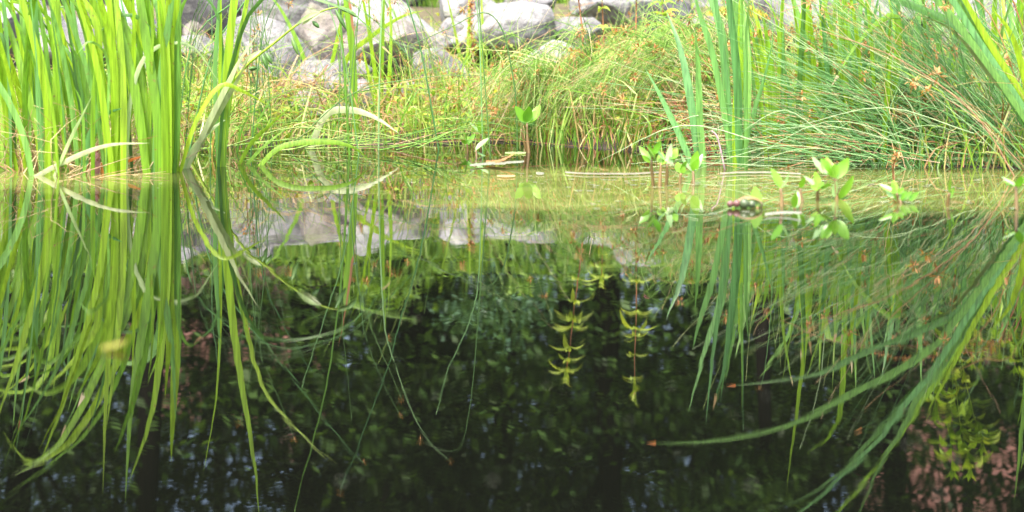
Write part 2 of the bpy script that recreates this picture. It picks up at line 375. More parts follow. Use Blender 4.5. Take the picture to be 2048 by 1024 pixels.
ROCKS = [
 # cx, cy, w, h, material, label, tilt
 (605, 42, 235, 120, 'rock_pale', 'large pale slab overhanging a dark crevice, above the iris seed stalk', -.05),
 (555, 122, 190, 150, 'rock_grey', 'grey boulder with a white ridge, just below the overhanging slab', -.5),
 (668, 92, 120, 165, 'rock_brown', 'upright brownish boulder with a mossy ledge, right of the dark crevice', .1),
 (770, 40, 180, 120, 'rock_pale', 'bright white boulder sloping down behind the thin mid-bank iris', -.55),
 (785, 108, 185, 130, 'rock_brown', 'broad tan boulder under the bright white sloping boulder', .15),
 (1000, 60, 215, 118, 'rock_pale', 'largest pale boulder of the bank, behind the rusty dock spike', .05),
 (1065, 8, 95, 60, 'rock_grey', 'small grey stone perched on the right shoulder of the largest pale boulder', .2),
 (925, 20, 120, 90, 'rock_pale', 'white pointed boulder left of the rusty dock spike at the top of the bank', .5),
 (640, 165, 140, 100, 'rock_grey', 'blue grey stone low among the weeds under the brownish upright boulder', .1),
 (735, 205, 110, 90, 'rock_grey', 'grey stone half buried in rushes under the tan boulder', -.1),
 (412, 40, 120, 110, 'rock_dark', 'shadowed boulder painted dark at the top of the bank right of the left iris clump', .1),  # boulder in shadow, the shade put into its dark stone colour
 (388, 66, 60, 44, 'rock_brown', 'small pinkish stone below the shadowed dark boulder', .1),
 (400, 118, 125, 80, 'rock_grey', 'flat topped grey stone below the small pinkish stone', .0),
 (470, 95, 70, 70, 'rock_pale', 'pale wedge stone between the flat topped stone and the white ridged boulder', .5),
 (455, 10, 90, 70, 'rock_grey', 'grey stone behind yellow moss at the top of the bank', -.3),
 (1150, 70, 110, 85, 'rock_grey', 'grey stone half hidden by grass, right of the largest pale boulder', -.2),
 (1235, 15, 170, 80, 'rock_pale', 'pale stone behind the first loosestrife stems at the top of the bank', .0),
 (1340, 50, 110, 100, 'rock_dark', 'dark stone in the gap between loosestrife and tall iris blades', .3),
 (1460, 70, 170, 85, 'rock_brown', 'brown stone capped with yellow moss behind the tall centre right iris', .0),
 (1590, 40, 160, 110, 'rock_grey', 'grey stone behind the brown rush heads right of the mossy stone', -.2),
 (1690, 80, 130, 90, 'rock_pale', 'pale stone glimpsed between the right bank irises', .2),
 (1810, 30, 170, 110, 'rock_grey', 'grey boulder behind the leaning rushes on the right bank', .0),
 (1930, 95, 130, 90, 'rock_brown', 'brownish stone behind the large leaning iris at right', .1),
 (2000, 20, 150, 100, 'rock_pale', 'pale boulder at the top right corner of the rock bank', -.1),
 (20, 55, 130, 150, 'rock_pale', 'pale boulder behind the leftmost iris leaves', .1),
 (130, 90, 150, 110, 'rock_grey', 'grey boulder second from the left edge, hidden by iris leaves', -.2),
 (250, 60, 150, 130, 'rock_pale', 'pale boulder third from the left edge, behind the dense iris clump', .1),
 (320, 120, 110, 90, 'rock_grey', 'grey stone just behind the tallest dense iris fan', .2),
 (880, 150, 130, 90, 'rock_grey', 'grey stone sunk in brown dead grass below the white pointed boulder', .0),
 (520, 205, 90, 60, 'rock_pale', 'low pale stone in the weeds below the white ridged boulder', .1),
 (1090, 130, 120, 80, 'rock_pale', 'low pale stone at the left end of the drooping rush tussock', .1),
 (612, 222, 100, 66, 'rock_pale', 'low pale stone spilled towards the water below the blue grey stone', .1),
 (692, 236, 84, 52, 'rock_grey', 'lowest grey stone of the bank, nearly at the water left of the thin mid-bank iris', -.1),
 (585, 178, 74, 60, 'rock_brown', 'small brown stone left of the blue grey stone among the weeds', .3),
 (830, 190, 80, 56, 'rock_pale', 'small pale stone in the brown grass left of the dock spike', -.2),
 (905, 75, 80, 66, 'rock_grey', 'small grey block wedged left of the rusty dock spike', .5),
 (715, 148, 70, 56, 'rock_grey', 'small grey stone between the upright brownish boulder and the tan boulder', -.4),
 (850, 92, 80, 60, 'rock_pale', 'small pale stone wedged between tan boulder and largest pale boulder', -.3),
]
for i, (cx, cy, w_, h_, mt, lb, tl) in enumerate(ROCKS):
    boulder(cx, cy, w_, h_, mt, lb, 11 + i * 3, tl)
# the crest of the rubble, mirrored in the pond above the direct view
CREST = [(80, 490), (230, 470), (372, 492), (505, 505), (640, 452), (752, 474), (1255, 500), (1420, 452), (1580, 476), (1760, 462), (1950, 486)]
CL = ['behind the leftmost iris clump', 'behind the dense iris fan', 'above the shadowed dark boulder', 'above the overhanging slab', 'above the brownish upright boulder',
      'next to the green gap in the crest', 'behind the loosestrife', 'above the mossy stone', 'behind the brown rush heads', 'behind the right bank irises', 'at the right end of the crest']
for i, (px, pyr) in enumerate(CREST):
    Y = 10.2; zt = ZR(pyr, Y); hh = U(110, 150)
    cyd = YH - (zt - H) * K / Y + hh * .42
    boulder(px, cyd, U(150, 235), hh, ['rock_pale', 'rock_grey', 'rock_pale'][i % 3], 'boulder on the crest of the rock bank ' + CL[i], 301 + i * 5, U(-.6, .6), Y=Y)
# moss cushions on two stones
def moss(cx, cy, wpx, Y, label, n=260):
    m = MB(); X = XX(cx, Y); Z = ZD(cy, Y)
    for i in range(n):
        a = U(0, 2 * pi); q = sqrt(U(0, 1)); r = wpx * Y / K * .5
        p = V((X + r * q * cos(a), Y + .08 * q * sin(a), Z + .035 * (1 - q * q) + U(-.02, .02)))
        m.oval(p, V((G(0, .5), G(0, .5), 1)).normalized() * U(.02, .04), .012, n=2)
    tag(m.build('moss', 'moss', loc=(X, Y, Z)), label, 'moss', kind='stuff')
moss(484, 30, 60, 8.6, 'ochre yellow moss hanging on the stones beside the overhanging slab', 420)
moss(1475, 38, 120, 8.2, 'yellow moss capping the brown stone behind the centre right iris', 420)
moss(655, 66, 70, 8.0, 'dry ochre moss on the ledge of the brownish upright boulder', 200)

# ------------------------------------------------------------------ irises
def leaf_pts(base, mid, Y, lean, refl):
    """waterline pixel + pixels seen in mirror/direct -> 3-D points; lean moves the tip towards (-) or away from the camera"""
    out = []; n = len(mid)
    for i, (px, py) in enumerate([base] + mid):
        t = i / n; y = Y + lean * t * t
        if i == 0: out.append(V((XX(px, Y), Y, -.03)))
        else: out.append(V((XX(px, y), y, ZR(py, y) if refl else ZD(py, y))))
    return out

def iris(label, px, yb, leaves=(), n_rand=0, spread=40, hrange=(.5, .95), lean_x=-.12, mat='iris', wr=(14, 24), group='iris plants', curl=.5, Y=None, refl=True, z0=-.03, fan=.16):
    Y = Y or Yb(yb)
    root = thing('iris_plant', (XX(px, Y), Y, max(0, z0)), label, 'iris', group)
    for L_ in leaves:
        base, pts, wpx = L_[:3]; mt = L_[3] if len(L_) > 3 else mat
        m = MB(); lean = U(-.12, .12)
        m.blade(leaf_pts((base, yb), pts, Y + U(-.05, .05), lean, refl), wpx * Y / K, yaw=U(-.5, .5), n=18, twist=U(-.5, .5), taper=.5)
        lf = m.build('leaf', mt, root)
        if len(L_) > 4:                              # withered tip
            P = leaf_pts((base, yb), pts, Y, lean, refl); d = (P[-1] - P[-2]).normalized()
            t = MB(); t.blade([P[-1] - d * .022, P[-1] - d * .01 + V((0, -.002, 0)), P[-1] + d * .008], wpx * Y / K * .38, n=4, taper=.8, base=1)
            t.build('withered_tip', 'orange', lf)
    for i in range(n_rand):
        bx = XX(px, Y) + G(0, spread * .5) * Y / K; by = Y + G(0, .06)
        h = U(*hrange); s_ = (bx - XX(px, Y)) / (spread * Y / K + 1e-6) * fan
        lx = lean_x * h + s_ * h + G(0, .05) * h; ly = G(-.05, .12) * h
        z = -.03 if z0 < 0 else z0
        cu = abs(G(0, curl)) * (1 if U(0, 1) < .6 else .25)
        sg = -1 if U(0, 1) < .75 else 1
        p0 = V((bx, by, z)); p1 = p0 + V((lx * .25, ly * .25, h * .4)); p2 = p0 + V((lx * .7 + sg * cu * .06 * h, ly * .6, h * .76))
        p3 = p0 + V((lx * 1.1 + sg * cu * .28 * h, ly, h * (1 - .22 * cu)))
        pts = [p0, p1, p2, p3]
        if cu > .55: pts.append(p3 + V((sg * cu * .14 * h, 0, -.14 * h * cu)))
        if U(0, 1) < .08:                              # snapped leaf
            k = p2; pts = [p0, p1, k, k + V((sg * .16 * h, U(-.05, .05), -.10 * h)), k + V((sg * .3 * h, U(-.05, .05), -.32 * h))]
        mt = mat
        if mat == 'iris': mt = rnd.choice(['iris'] * 7 + ['iris_blue'] * 3 + ['iris_dark'])
        wl = U(*wr) * Y / K
        lf = MB().blade(pts, wl, yaw=U(-.9, .9), n=14, twist=U(-.8, .8), taper=.5).build('leaf', mt, root)
        if U(0, 1) < .15:
            d = (pts[-1] - pts[-2]).normalized()
            MB().blade([pts[-1] - d * .03, pts[-1] - d * .012, pts[-1] + d * .012], wl * .45, n=4, taper=.8, base=1).build('withered_tip', 'straw', lf)
    return root

iris('dense broad bright green iris fan standing in water at the right of the left clump', 322, 345, [
    (350, [(352, 480), (352, 700), (346, 830), (342, 928)], 20),
    (336, [(334, 500), (326, 650), (305, 820), (258, 968)], 20),
    (318, [(312, 480), (285, 660), (262, 820), (250, 1010)], 18),
    (328, [(300, 560), (240, 712), (150, 872), (60, 928), (5, 862)], 16),
    (312, [(275, 560), (207, 722), (117, 890), (20, 952)], 18),
    (345, [(352, 560), (356, 640), (375, 692), (402, 684)], 9),
    (300, [(290, 500), (270, 640), (235, 760), (160, 880), (2, 1000)], 13),
    (340, [(340, 520), (338, 680), (330, 800)], 17),
    (306, [(322, 540), (344, 700), (352, 850)], 14, 'iris_blue'),
    (330, [(318, 560), (322, 680), (300, 760)], 15),
    (347, [(355, 430), (358, 600), (362, 740)], 14, 'iris_dark'),
    (300, [(262, 540), (230, 640), (205, 700)], 16),
    (355, [(390, 440), (440, 515), (490, 500), (540, 470)], 10),
], 4, spread=26, hrange=(.7, .95), wr=(18, 25))
iris('tall arching iris fan with a purplish base, left of the dense broad fan', 235, 347, [
    (235, [(232, 520), (215, 740), (205, 990)], 14),
    (222, [(200, 560), (190, 660), (129, 740), (82, 786)], 15),
    (240, [(215, 600), (160, 740), (98, 788), (50, 770)], 16),
    (250, [(262, 500), (300, 590), (380, 600), (440, 520)], 9, 'iris_pale'),
    (165, [(172, 390), (190, 440), (215, 470), (245, 484)], 16, 'iris_blue'),
    (245, [(262, 500), (268, 640), (264, 760)], 15),
    (228, [(228, 560), (200, 700), (150, 800)], 16),
    (246, [(246, 520), (232, 700), (213, 860)], 14),
], 9, spread=50, wr=(6, 13))
iris('slender iris fan with upright cool green leaves near the left edge', 90, 342, [
    (60, [(52, 480), (45, 640), (25, 858)], 15, 'iris_blue'),
    (84, [(78, 500), (72, 640), (70, 788)], 14, 'iris_blue'),
    (100, [(60, 480), (20, 620), (-20, 720)], 14),
    (96, [(92, 500), (40, 700), (-10, 850)], 16),
    (110, [(112, 520), (118, 640), (105, 800)], 16),
], 10, spread=55, wr=(6, 13))
iris('iris fan of narrow leaves in the middle of the left clump', 165, 338, [], 16, spread=60, hrange=(.45, .95), wr=(6, 13))
iris('iris fan cut by the left picture edge, leaning outwards', 15, 340, [(20, [(10, 500), (-10, 700), (-30, 860)], 16)], 11, spread=50, wr=(6, 13))
iris('short young iris fan in front of the left clump', 130, 350, [
    (40, [(120, 328), (210, 292), (300, 286)], 10, 'iris_pale'), (100, [(140, 280), (160, 240), (185, 190)], 8, 'iris_pale')],
    5, spread=60, hrange=(.25, .5), wr=(8, 14), refl=False)
iris('iris fan at the back of the left clump, partly hidden', 205, 326, [], 12, spread=70, hrange=(.45, .95), wr=(6, 12))
iris('iris fan behind the leftmost leaves near the bank', 60, 324, [], 12, spread=70, hrange=(.45, .9), wr=(6, 12))
iris('iris fan between the dense broad fan and the bank', 290, 326, [], 8, spread=55, hrange=(.45, .95), wr=(6, 12))
iris('narrow upright iris of few leaves standing alone right of the left clump', 440, 332, [
    (440, [(450, 480), (470, 680), (505, 900), (520, 1045)], 19),
    (437, [(445, 480), (462, 620), (482, 760), (492, 800)], 11, 'iris_blue'),
    (444, [(462, 480), (482, 600), (520, 760), (585, 850), (677, 930)], 9),
    (434, [(440, 520), (440, 660), (432, 800), (404, 958)], 7),
    (446, [(452, 430), (470, 560), (500, 700)], 12),
    (438, [(430, 500), (436, 620), (440, 720)], 9, 'iris_blue'),
], 2, spread=10, hrange=(.5, .8), wr=(8, 12), lean_x=.05)
iris('pale bleached iris leaves bent over at the water right of the dense fan', 362, 335, [
    (362, [(400, 285), (430, 235), (470, 170), (500, 110)], 14, 'iris_pale'),
    (360, [(385, 300), (420, 262), (470, 225)], 10, 'iris_pale'),
    (364, [(420, 240), (455, 170), (480, 120), (520, 60)], 12, 'iris_pale'),
], 0, refl=False)
iris('thin iris with four narrow blades on the mid bank', 765, 275, [
    (765, [(762, 180), (764, 80), (768, -40), (772, -120)], 11),
    (768, [(756, 180), (742, 80), (735, -60)], 8),
    (760, [(750, 200), (735, 140), (722, 80)], 8),
    (770, [(778, 160), (782, 60), (775, -90)], 8),
], 1, spread=12, refl=False, mat='iris', wr=(6, 9))
iris('single arching iris blade pair behind the seed stalk', 640, 262, [
    (640, [(690, 125), (740, 75), (800, 35), (850, 20)], 10, 'iris'),
    (644, [(660, 150), (672, 90), (690, 10), (700, -60)], 8, 'iris'),
], 1, spread=10, refl=False, wr=(6, 9), hrange=(.5, .8))
iris('yellow green iris blades beside the rusty dock spike', 940, 245, [
    (938, [(936, 160), (938, 60), (940, -80)], 11),
    (930, [(925, 150), (905, 40), (880, -60)], 8), (950, [(962, 150), (965, 60), (960, -60)], 9),
    (880, [(840, 120), (805, 60), (760, -30)], 9, 'iris_dark'),
], 0, refl=False)
iris('drooping pale leaf arching over the bank in front of the mid rushes', 620, 300, [
    (616, [(650, 232), (700, 220), (750, 235), (800, 268)], 14, 'iris_pale')], 0, refl=False)
iris('low yellowish leaf bowed into the water right of the lone iris', 505, 330, [
    (505, [(560, 295), (640, 284), (700, 292), (742, 322)], 11, 'iris'), (470, [(500, 290), (540, 250), (580, 215)], 8),
    (480, [(520, 300), (580, 250)], 8)], 0, refl=False)
iris('iris leaf snapped over to the right with a yellow edge, mirrored left of the centre', 712, 285, [
    (712, [(706, 450), (692, 592), (712, 608), (770, 630), (840, 642)], 14, 'iris'), (713, [(708, 480), (694, 600), (676, 700)], 5, 'straw')], 0)
# right hand irises
iris('tall spreading iris fan in the water at centre right, behind the first bogbean', 1468, 335, [
    (1462, [(1455, 440), (1444, 591), (1413, 690), (1376, 826)], 17, 'iris_blue'),
    (1478, [(1476, 480), (1466, 620), (1450, 766)], 17, 'iris_blue'),
    (1400, [(1384, 446), (1362, 560), (1332, 638)], 16, 'iris_blue'),
    (1395, [(1360, 400), (1320, 480), (1288, 532)], 14, 'iris_blue'),
    (1482, [(1482, 560), (1484, 700), (1484, 830)], 6, 'iris_blue'),
    (1470, [(1430, 540), (1400, 640), (1385, 700)], 13, 'iris_blue'),
    (1486, [(1496, 480), (1490, 620), (1470, 720)], 14, 'iris_blue'),
    (1470, [(1455, 500), (1435, 640), (1420, 760), (1412, 850)], 10, 'iris_blue'),
    (1474, [(1474, 430), (1480, 560), (1478, 680)], 20, 'iris'),
    (1410, [(1400, 420), (1396, 540), (1390, 620)], 14, 'iris_blue'),
    (1480, [(1500, 420), (1530, 520), (1548, 600)], 10, 'iris_blue'),
], 3, spread=30, mat='iris_blue', wr=(10, 15), hrange=(.5, .8), curl=.1)
iris('tall iris with blue green blades on the right bank, next to the leaning rushes', 1705, 318, [
    (1702, [(1710, 460), (1716, 560), (1735, 720)], 13, 'iris_blue'), (1708, [(1716, 480), (1735, 600), (1750, 760)], 13, 'iris_blue'),
    (1698, [(1702, 480), (1708, 620), (1712, 800)], 12, 'iris_blue'), (1712, [(1740, 440), (1770, 560), (1790, 640)], 10, 'iris_blue'),
    (1696, [(1690, 600), (1683, 800), (1660, 870), (1612, 912)], 11, 'iris'),
], 4, spread=20, mat='iris_blue', wr=(9, 14), hrange=(.5, .85), lean_x=.03)
iris('iris with one very long yellow green blade on the right bank', 1628, 322, [
    (1630, [(1626, 480), (1616, 640), (1590, 850), (1572, 988)], 12), (1640, [(1660, 500), (1670, 640), (1664, 790)], 12),
    (1622, [(1606, 480), (1590, 620), (1560, 780)], 10)], 4, spread=24, wr=(9, 14), hrange=(.5, .85), lean_x=0)
RB = [(1540, 322, 'broad iris blades behind the tall centre right fan'), (1590, 318, 'broad iris blades beneath the brown rush heads'),
      (1670, 322, 'iris blades half hidden on the right bank between its two tall irises'), (1765, 328, 'broad short iris blades behind the right tussock'),
      (1830, 324, 'iris blades rising through the leaning rushes on the right bank'), (1900, 320, 'iris blades just left of the large leaning iris'),
      (1985, 305, 'iris blades behind the large leaning iris'), (2045, 312, 'iris blades cut by the right picture edge')]
for px, yb, lb in RB:
    iris(lb, px, yb, [], 10, spread=60, hrange=(.4, .82), wr=(8, 15), lean_x=-.04, mat=rnd.choice(['iris', 'iris_blue', 'iris']), Y=Yb(yb), z0=-.02, curl=.2)
iris('large leaning iris with long blades sweeping left from the right picture edge', 2118, 340, [
    (2112, [(2050, 450), (1952, 604), (1869, 737), (1811, 802), (1745, 877), (1662, 960), (1538, 1024)], 17, 'iris_dark'),
    (2122, [(2060, 450), (1960, 604), (1880, 737), (1844, 782), (1799, 869), (1757, 935), (1700, 1070)], 17, 'iris_dark'),
    (2116, [(2055, 452), (1955, 604), (1866, 740), (1800, 824), (1741, 898), (1600, 1024), (1540, 1070)], 14, 'iris_blue'),
    (2106, [(2040, 450), (1931, 612), (1836, 662), (1745, 699), (1645, 741), (1554, 761), (1457, 772)], 17, 'iris_dark', 1),
    (2110, [(2046, 456), (1894, 664), (1828, 720), (1745, 766), (1662, 811), (1546, 861), (1414, 882), (1298, 886)], 18, 'iris_dark', 1),
    (2120, [(2058, 460), (1950, 640), (1860, 780), (1765, 919), (1683, 1014), (1640, 1070)], 15, 'iris'),
    (2112, [(2050, 460), (1940, 640), (1860, 760), (1780, 830), (1712, 866)], 11, 'iris_blue', 1),
    (2124, [(2064, 460), (1975, 600), (1890, 760), (1850, 840)], 12, 'iris'),
    (2112, [(2050, 440), (1985, 520), (1900, 620), (1800, 660)], 9, 'iris_pale'),
], 0)
iris('iris with upright blades at the lower right reflection edge', 2095, 338, [
    (2080, [(2070, 560), (2050, 800), (2028, 1010)], 16), (2100, [(2090, 600), (2070, 820), (2040, 940)], 14), (2095, [(2090, 500), (2060, 640), (2010, 730)], 12)], 2, spread=20, wr=(10, 14))

# leaning iris flower stalk with seed pods
Y = Yb(318); st = thing('iris_seed_stalk', (XX(380, Y), Y, 0), 'leaning iris flower stalk with hanging green seed pods over the rocks', 'seed stalk')
P = [V((XX(a, Y), Y, z)) for a, z in ((372, -.02),)] + [V((XX(a, Y), Y + .05, ZD(b, Y))) for a, b in ((430, 215), (480, 140), (545, 85), (600, 42), (650, 18), (690, 12))]
MB().tube(P, .006, .003, sides=6, n=24).build('stem', 'forb', st)
for a, b, c, d in ((668, 18, 690, 58), (622, 42, 636, 55), (580, 75, 594, 110), (520, 108, 532, 138), (528, 106, 541, 128), (510, 136, 494, 138), (690, 16, 712, 34), (672, 12, 700, 24)):
    a3 = V((XX(a, Y), Y + .04, ZD(b, Y))); c3 = V((XX(c, Y), Y + .03, ZD(d, Y)))
    MB().pod(a3, c3, .0085).build('seed_pod', 'pod', st)
for a, b, c, d in ((590, 48, 640, 22), (480, 130, 520, 100), (640, 25, 600, 50)):
    m = MB()
    m.oval(V((XX(a, Y), Y + .035, ZD(b, Y))), V((XX(c, Y), Y + .035, ZD(d, Y))) - V((XX(a, Y), Y + .035, ZD(b, Y))), .016, up=V((0, -1, .2)))
    m.build('dry_bract', 'iris_pale', st)

# ------------------------------------------------------------------ rush tussocks
def seedhead(p, size, n=16):
    m = MB()
    for i in range(n):
        d = V((G(0, 1), G(0, 1), G(-.1, .9))).normalized() * U(.4, 1.1) * size
        m.oval(p + d * .3, d, size * .32, n=2, curl=U(-.2, .2))
    return m
def tussock(label, X, Y, n, gen, mat, heads=0, head_size=.024, dead=0, group='rush tussocks', name='rush_tussock', r=(.0015, .0029)):
    z = max(0, gz(X, Y)); root = thing(name, (X, Y, z), label, 'rushes', group)
    m = MB(); tips = []
    ms = MB()
    for i in range(n):
        P = gen(i)
        if U(0, 1) < .12: P = [P[0]] + [p + V((G(0, .05), G(0, .05), G(0, .02))) for p in P[1:]]; ms.tube(P, U(*r) * .8, .0006, sides=3, n=8)
        else: m.tube(P, U(*r), .0006, sides=3, n=8)
        tips.append(P)
    tag(m.build('stems', mat, root), kind='stuff'); tag(ms.build('straw_stems', 'straw', root), kind='stuff')
    if dead:
        m = MB()
        for i in range(dead):
            a = U(0, 2 * pi); q = U(0, 1)
            p = V((X + G(0, .16), Y + G(0, .14), z)); h = U(.06, .22)
            m.tube([p, p + V((G(0, .04), G(0, .04), h * .6)), p + V((G(0, .1), G(0, .1), h))], U(.001, .002), .0006, n=4)
        tag(m.build('dead_stems', 'straw', root), kind='stuff')
    rnd.shuffle(tips)
    for P in tips[:heads]:
        C = catmull(P, 8); seedhead(C[rnd.choice([5, 6, 7])], head_size * U(.7, 1.3)).build('seed_head', 'seed', root)
    return root

def gen_droop(X, Y, sx, sy, hr, dx, dy, drop=(.0, .5)):
    """stems that rise, arch over and hang towards dx/dy"""
    lk = {}
    def g(i):
        if i // 11 not in lk: lk[i // 11] = (X + U(-sx, sx), Y + U(-sy, sy), U(*hr), U(.4, 1.15), G(0, .11), G(0, .12), U(*drop))
        bx, by, h, k, jx, jy, e = lk[i // 11]
        bx += G(0, .022); by += G(0, .03); h *= U(.82, 1.1); k *= U(.85, 1.12); z = gz(bx, by)
        tx, ty = dx * k + jx + G(0, .025), dy * k + jy + G(0, .04)
        if U(0, 1) < .15: tx += G(0, .15); h *= U(.8, 1.3)
        p0 = V((bx, by, z - .01)); p1 = p0 + V((tx * .18, ty * .18, h * .75)); p2 = p0 + V((tx * .55, ty * .55, h))
        p3 = p0 + V((tx, ty, h * (1 - e))); p3.z = max(p3.z, .008)
        return [p0, p1, p2, p3]
    return g
def gen_fan(X, Y, s, hr, ang, angsd, bend=.15, ysd=.18):
    lk = {}
    def g(i):
        q = i // 8
        if q not in lk: lk[q] = (X + G(0, s), Y + G(0, s), U(*hr), ang + G(0, angsd) * (1.0 if U(0, 1) < .75 else 1.6), G(0, ysd))
        bx, by, L_, a, dy = lk[q]; bx += G(0, .02); by += G(0, .02); L_ *= U(.75, 1.15); a += G(0, .07); z = max(-.01, gz(bx, by))
        if U(0, 1) < .2: a = ang + G(0, angsd * 1.8)
        d = V((sin(a), dy + G(0, .05), cos(a))).normalized(); b = abs(G(0, bend)) * (1 if a > 0 else -1)
        p0 = V((bx, by, z - .01)); p1 = p0 + d * L_ * .5; p2 = p0 + d * L_ + V((b * L_, 0, -abs(b) * .6 * L_)); p2.z = max(p2.z, .01)
        return [p0, p1, p2]
    return g

Yt = 6.1
tussock('big drooping rush tussock hanging over the water in the centre right', XX(1390, Yt), Yt, 290,
        gen_droop(XX(1400, Yt), Yt + .15, .16, .3, (.24, .44), -.42, -.5, (.35, 1.0)), 'rush', heads=45, dead=130)
tussock('pale straw streaked rush tussock left of the big drooping one', XX(1230, 6.4), 6.4, 240,
        gen_droop(XX(1260, 6.5), 6.5, .2, .3, (.22, .42), -.42, -.55, (.35, 1.0)), 'rush', heads=45, dead=60)
tussock('low rush tussock spilling over the bank edge near the reddest bogbean stem', XX(1110, 6.3), 6.3, 190,
        gen_droop(XX(1130, 6.4), 6.4, .16, .25, (.14, .34), -.32, -.5, (.35, 1.0)), 'rush', heads=25, dead=60)
tussock('upright bright green rush tussock behind the drooping tussocks', XX(1300, 7.2), 7.2, 300,
        gen_fan(XX(1300, 7.2), 7.2, .16, (.3, .62), -.08, .28), 'rush', heads=24)
tussock('dark hollow rush tussock with reddish dead base beside the tall centre right iris', XX(1440, 5.75), 5.75, 240,
        gen_droop(XX(1450, 5.8), 5.8, .14, .12, (.25, .5), -.28, -.1, (.1, .6)), 'rush', heads=26, dead=260)
tussock('large blue green rush tussock leaning left from the right bank', XX(1985, 4.85), 4.9, 300,
        gen_fan(XX(1975, 4.9), 4.9, .12, (.45, .95), -.66, .36, .2), 'rush_blue', heads=30, dead=60)
tussock('blue green rush tussock cut by the right picture edge', XX(2080, 4.9), 4.95, 230,
        gen_fan(XX(2080, 4.95), 4.95, .12, (.4, .9), -.7, .42, .2), 'rush_blue', heads=22)
tussock('mixed rush tussock in front of the right bank irises', XX(1800, 4.95), 5.05, 150,
        gen_fan(XX(1800, 5.0), 5.05, .12, (.3, .75), -.4, .45, .2), 'rush_blue', heads=30, dead=120)
tussock('rush tussock with brown heads left of the right bank irises', XX(1610, 5.4), 5.45, 230,
        gen_fan(XX(1620, 5.45), 5.45, .12, (.4, .85), -.12, .30), 'rush', heads=60, dead=160, head_size=.024)
tussock('thin rush tussock with brown heads at the top of the right bank', XX(1800, 7), 7.0, 200,
        gen_fan(XX(1800, 7.0), 7.0, .4, (.4, .8), -.2, .35), 'rush', heads=50, head_size=.026)
tussock('sparse green rushes rising in front of the overhanging slab', XX(520, 6.3), 6.3, 46,
        gen_fan(XX(530, 6.3), 6.3, .18, (.5, 1.1), .05, .12), 'rush_dark', heads=8, r=(.0016, .0026))
tussock('sparse green rushes left of the rusty dock spike', XX(840, 6.5), 6.5, 44,
        gen_fan(XX(850, 6.5), 6.5, .2, (.4, .95), -.1, .22), 'rush', heads=16, r=(.0016, .0026))
tussock('rusty brown dead grass tuft below the dock spike', XX(930, 6.7), 6.7, 160,
        gen_fan(XX(920, 6.7), 6.7, .16, (.12, .4), 0, .5), 'straw', dead=220, heads=26, name='grass_tuft', group='dead grass tufts')
tussock('orange brown dead grass tuft below the white ridged boulder', XX(560, 6.6), 6.6, 120,
        gen_fan(XX(560, 6.6), 6.6, .2, (.1, .36), .1, .5), 'straw', dead=150, heads=8, name='grass_tuft', group='dead grass tufts')
tussock('russet dead grass tuft behind the leftmost irises', XX(40, 5.7), 5.7, 150,
        gen_fan(XX(40, 5.7), 5.7, .2, (.1, .34), .1, .6), 'straw', dead=200, heads=6, name='grass_tuft', group='dead grass tufts')
tussock('grass tuft in the shade behind the dense left iris fan', XX(250, 5.7), 5.7, 170,
        gen_fan(XX(240, 5.7), 5.7, .25, (.12, .4), .1, .5), 'rush', dead=120, heads=6, name='grass_tuft', group='dead grass tufts')
tussock('russet dead stems under the brown rush heads on the right bank', XX(1500, 5.75), 5.75, 240,
        gen_fan(XX(1500, 5.75), 5.75, .17, (.12, .42), -.1, .45), 'rust', dead=120, heads=20, name='grass_tuft', group='dead grass tufts')
tussock('low tangle of brown and green dead stems at the waterline inside the left iris clump', XX(150, 4.8), 4.8, 150,
        gen_fan(XX(150, 4.8), 4.8, .15, (.08, .34), .15, .7), 'straw', dead=150, name='grass_tuft', group='dead grass tufts', r=(.0014, .003))
tussock('low tangle of yellowing stems at the waterline below the leftmost irises', XX(30, 4.85), 4.85, 90,
        gen_fan(XX(40, 4.85), 4.85, .10, (.08, .3), .1, .7), 'rush', dead=90, name='grass_tuft', group='dead grass tufts', r=(.0014, .003))
# rushes fallen flat on the water in the middle
def fallen(i):
    x0 = U(360, 860); y = U(5.35, 6.6); L_ = U(.25, .75); z = U(.006, .11); s = G(0, .3)
    p0 = V((XX(x0, y), y, z * .3)); d = V((1, s, 0))
    return [p0, p0 + d * L_ * .5 + V((0, 0, z)), p0 + d * L_ + V((0, 0, max(.0, z * .6 + G(0, .02))))]
tussock('mat of fallen green rushes lying flat on the water along the mid bank', XX(640, 5.9), 5.9, 64, fallen, 'rush', r=(.0014, .003), dead=0)
def fallen2(i):
    x0 = U(1500, 2000); y = U(4.55, 5.2); L_ = U(.25, .6); z = U(.01, .12); s = G(0, .12)
    p0 = V((XX(x0, y), y, z)); d = V((-1, s, 0))
    return [p0, p0 + d * L_ * .5 + V((0, 0, z * .7)), p0 + d * L_ + V((0, 0, max(-z + .006, G(0, .05))))]
tussock('mat of fallen blue green rushes along the right waterline', XX(1760, 4.8), 4.8, 90, fallen2, 'rush_blue', r=(.0013, .0024))

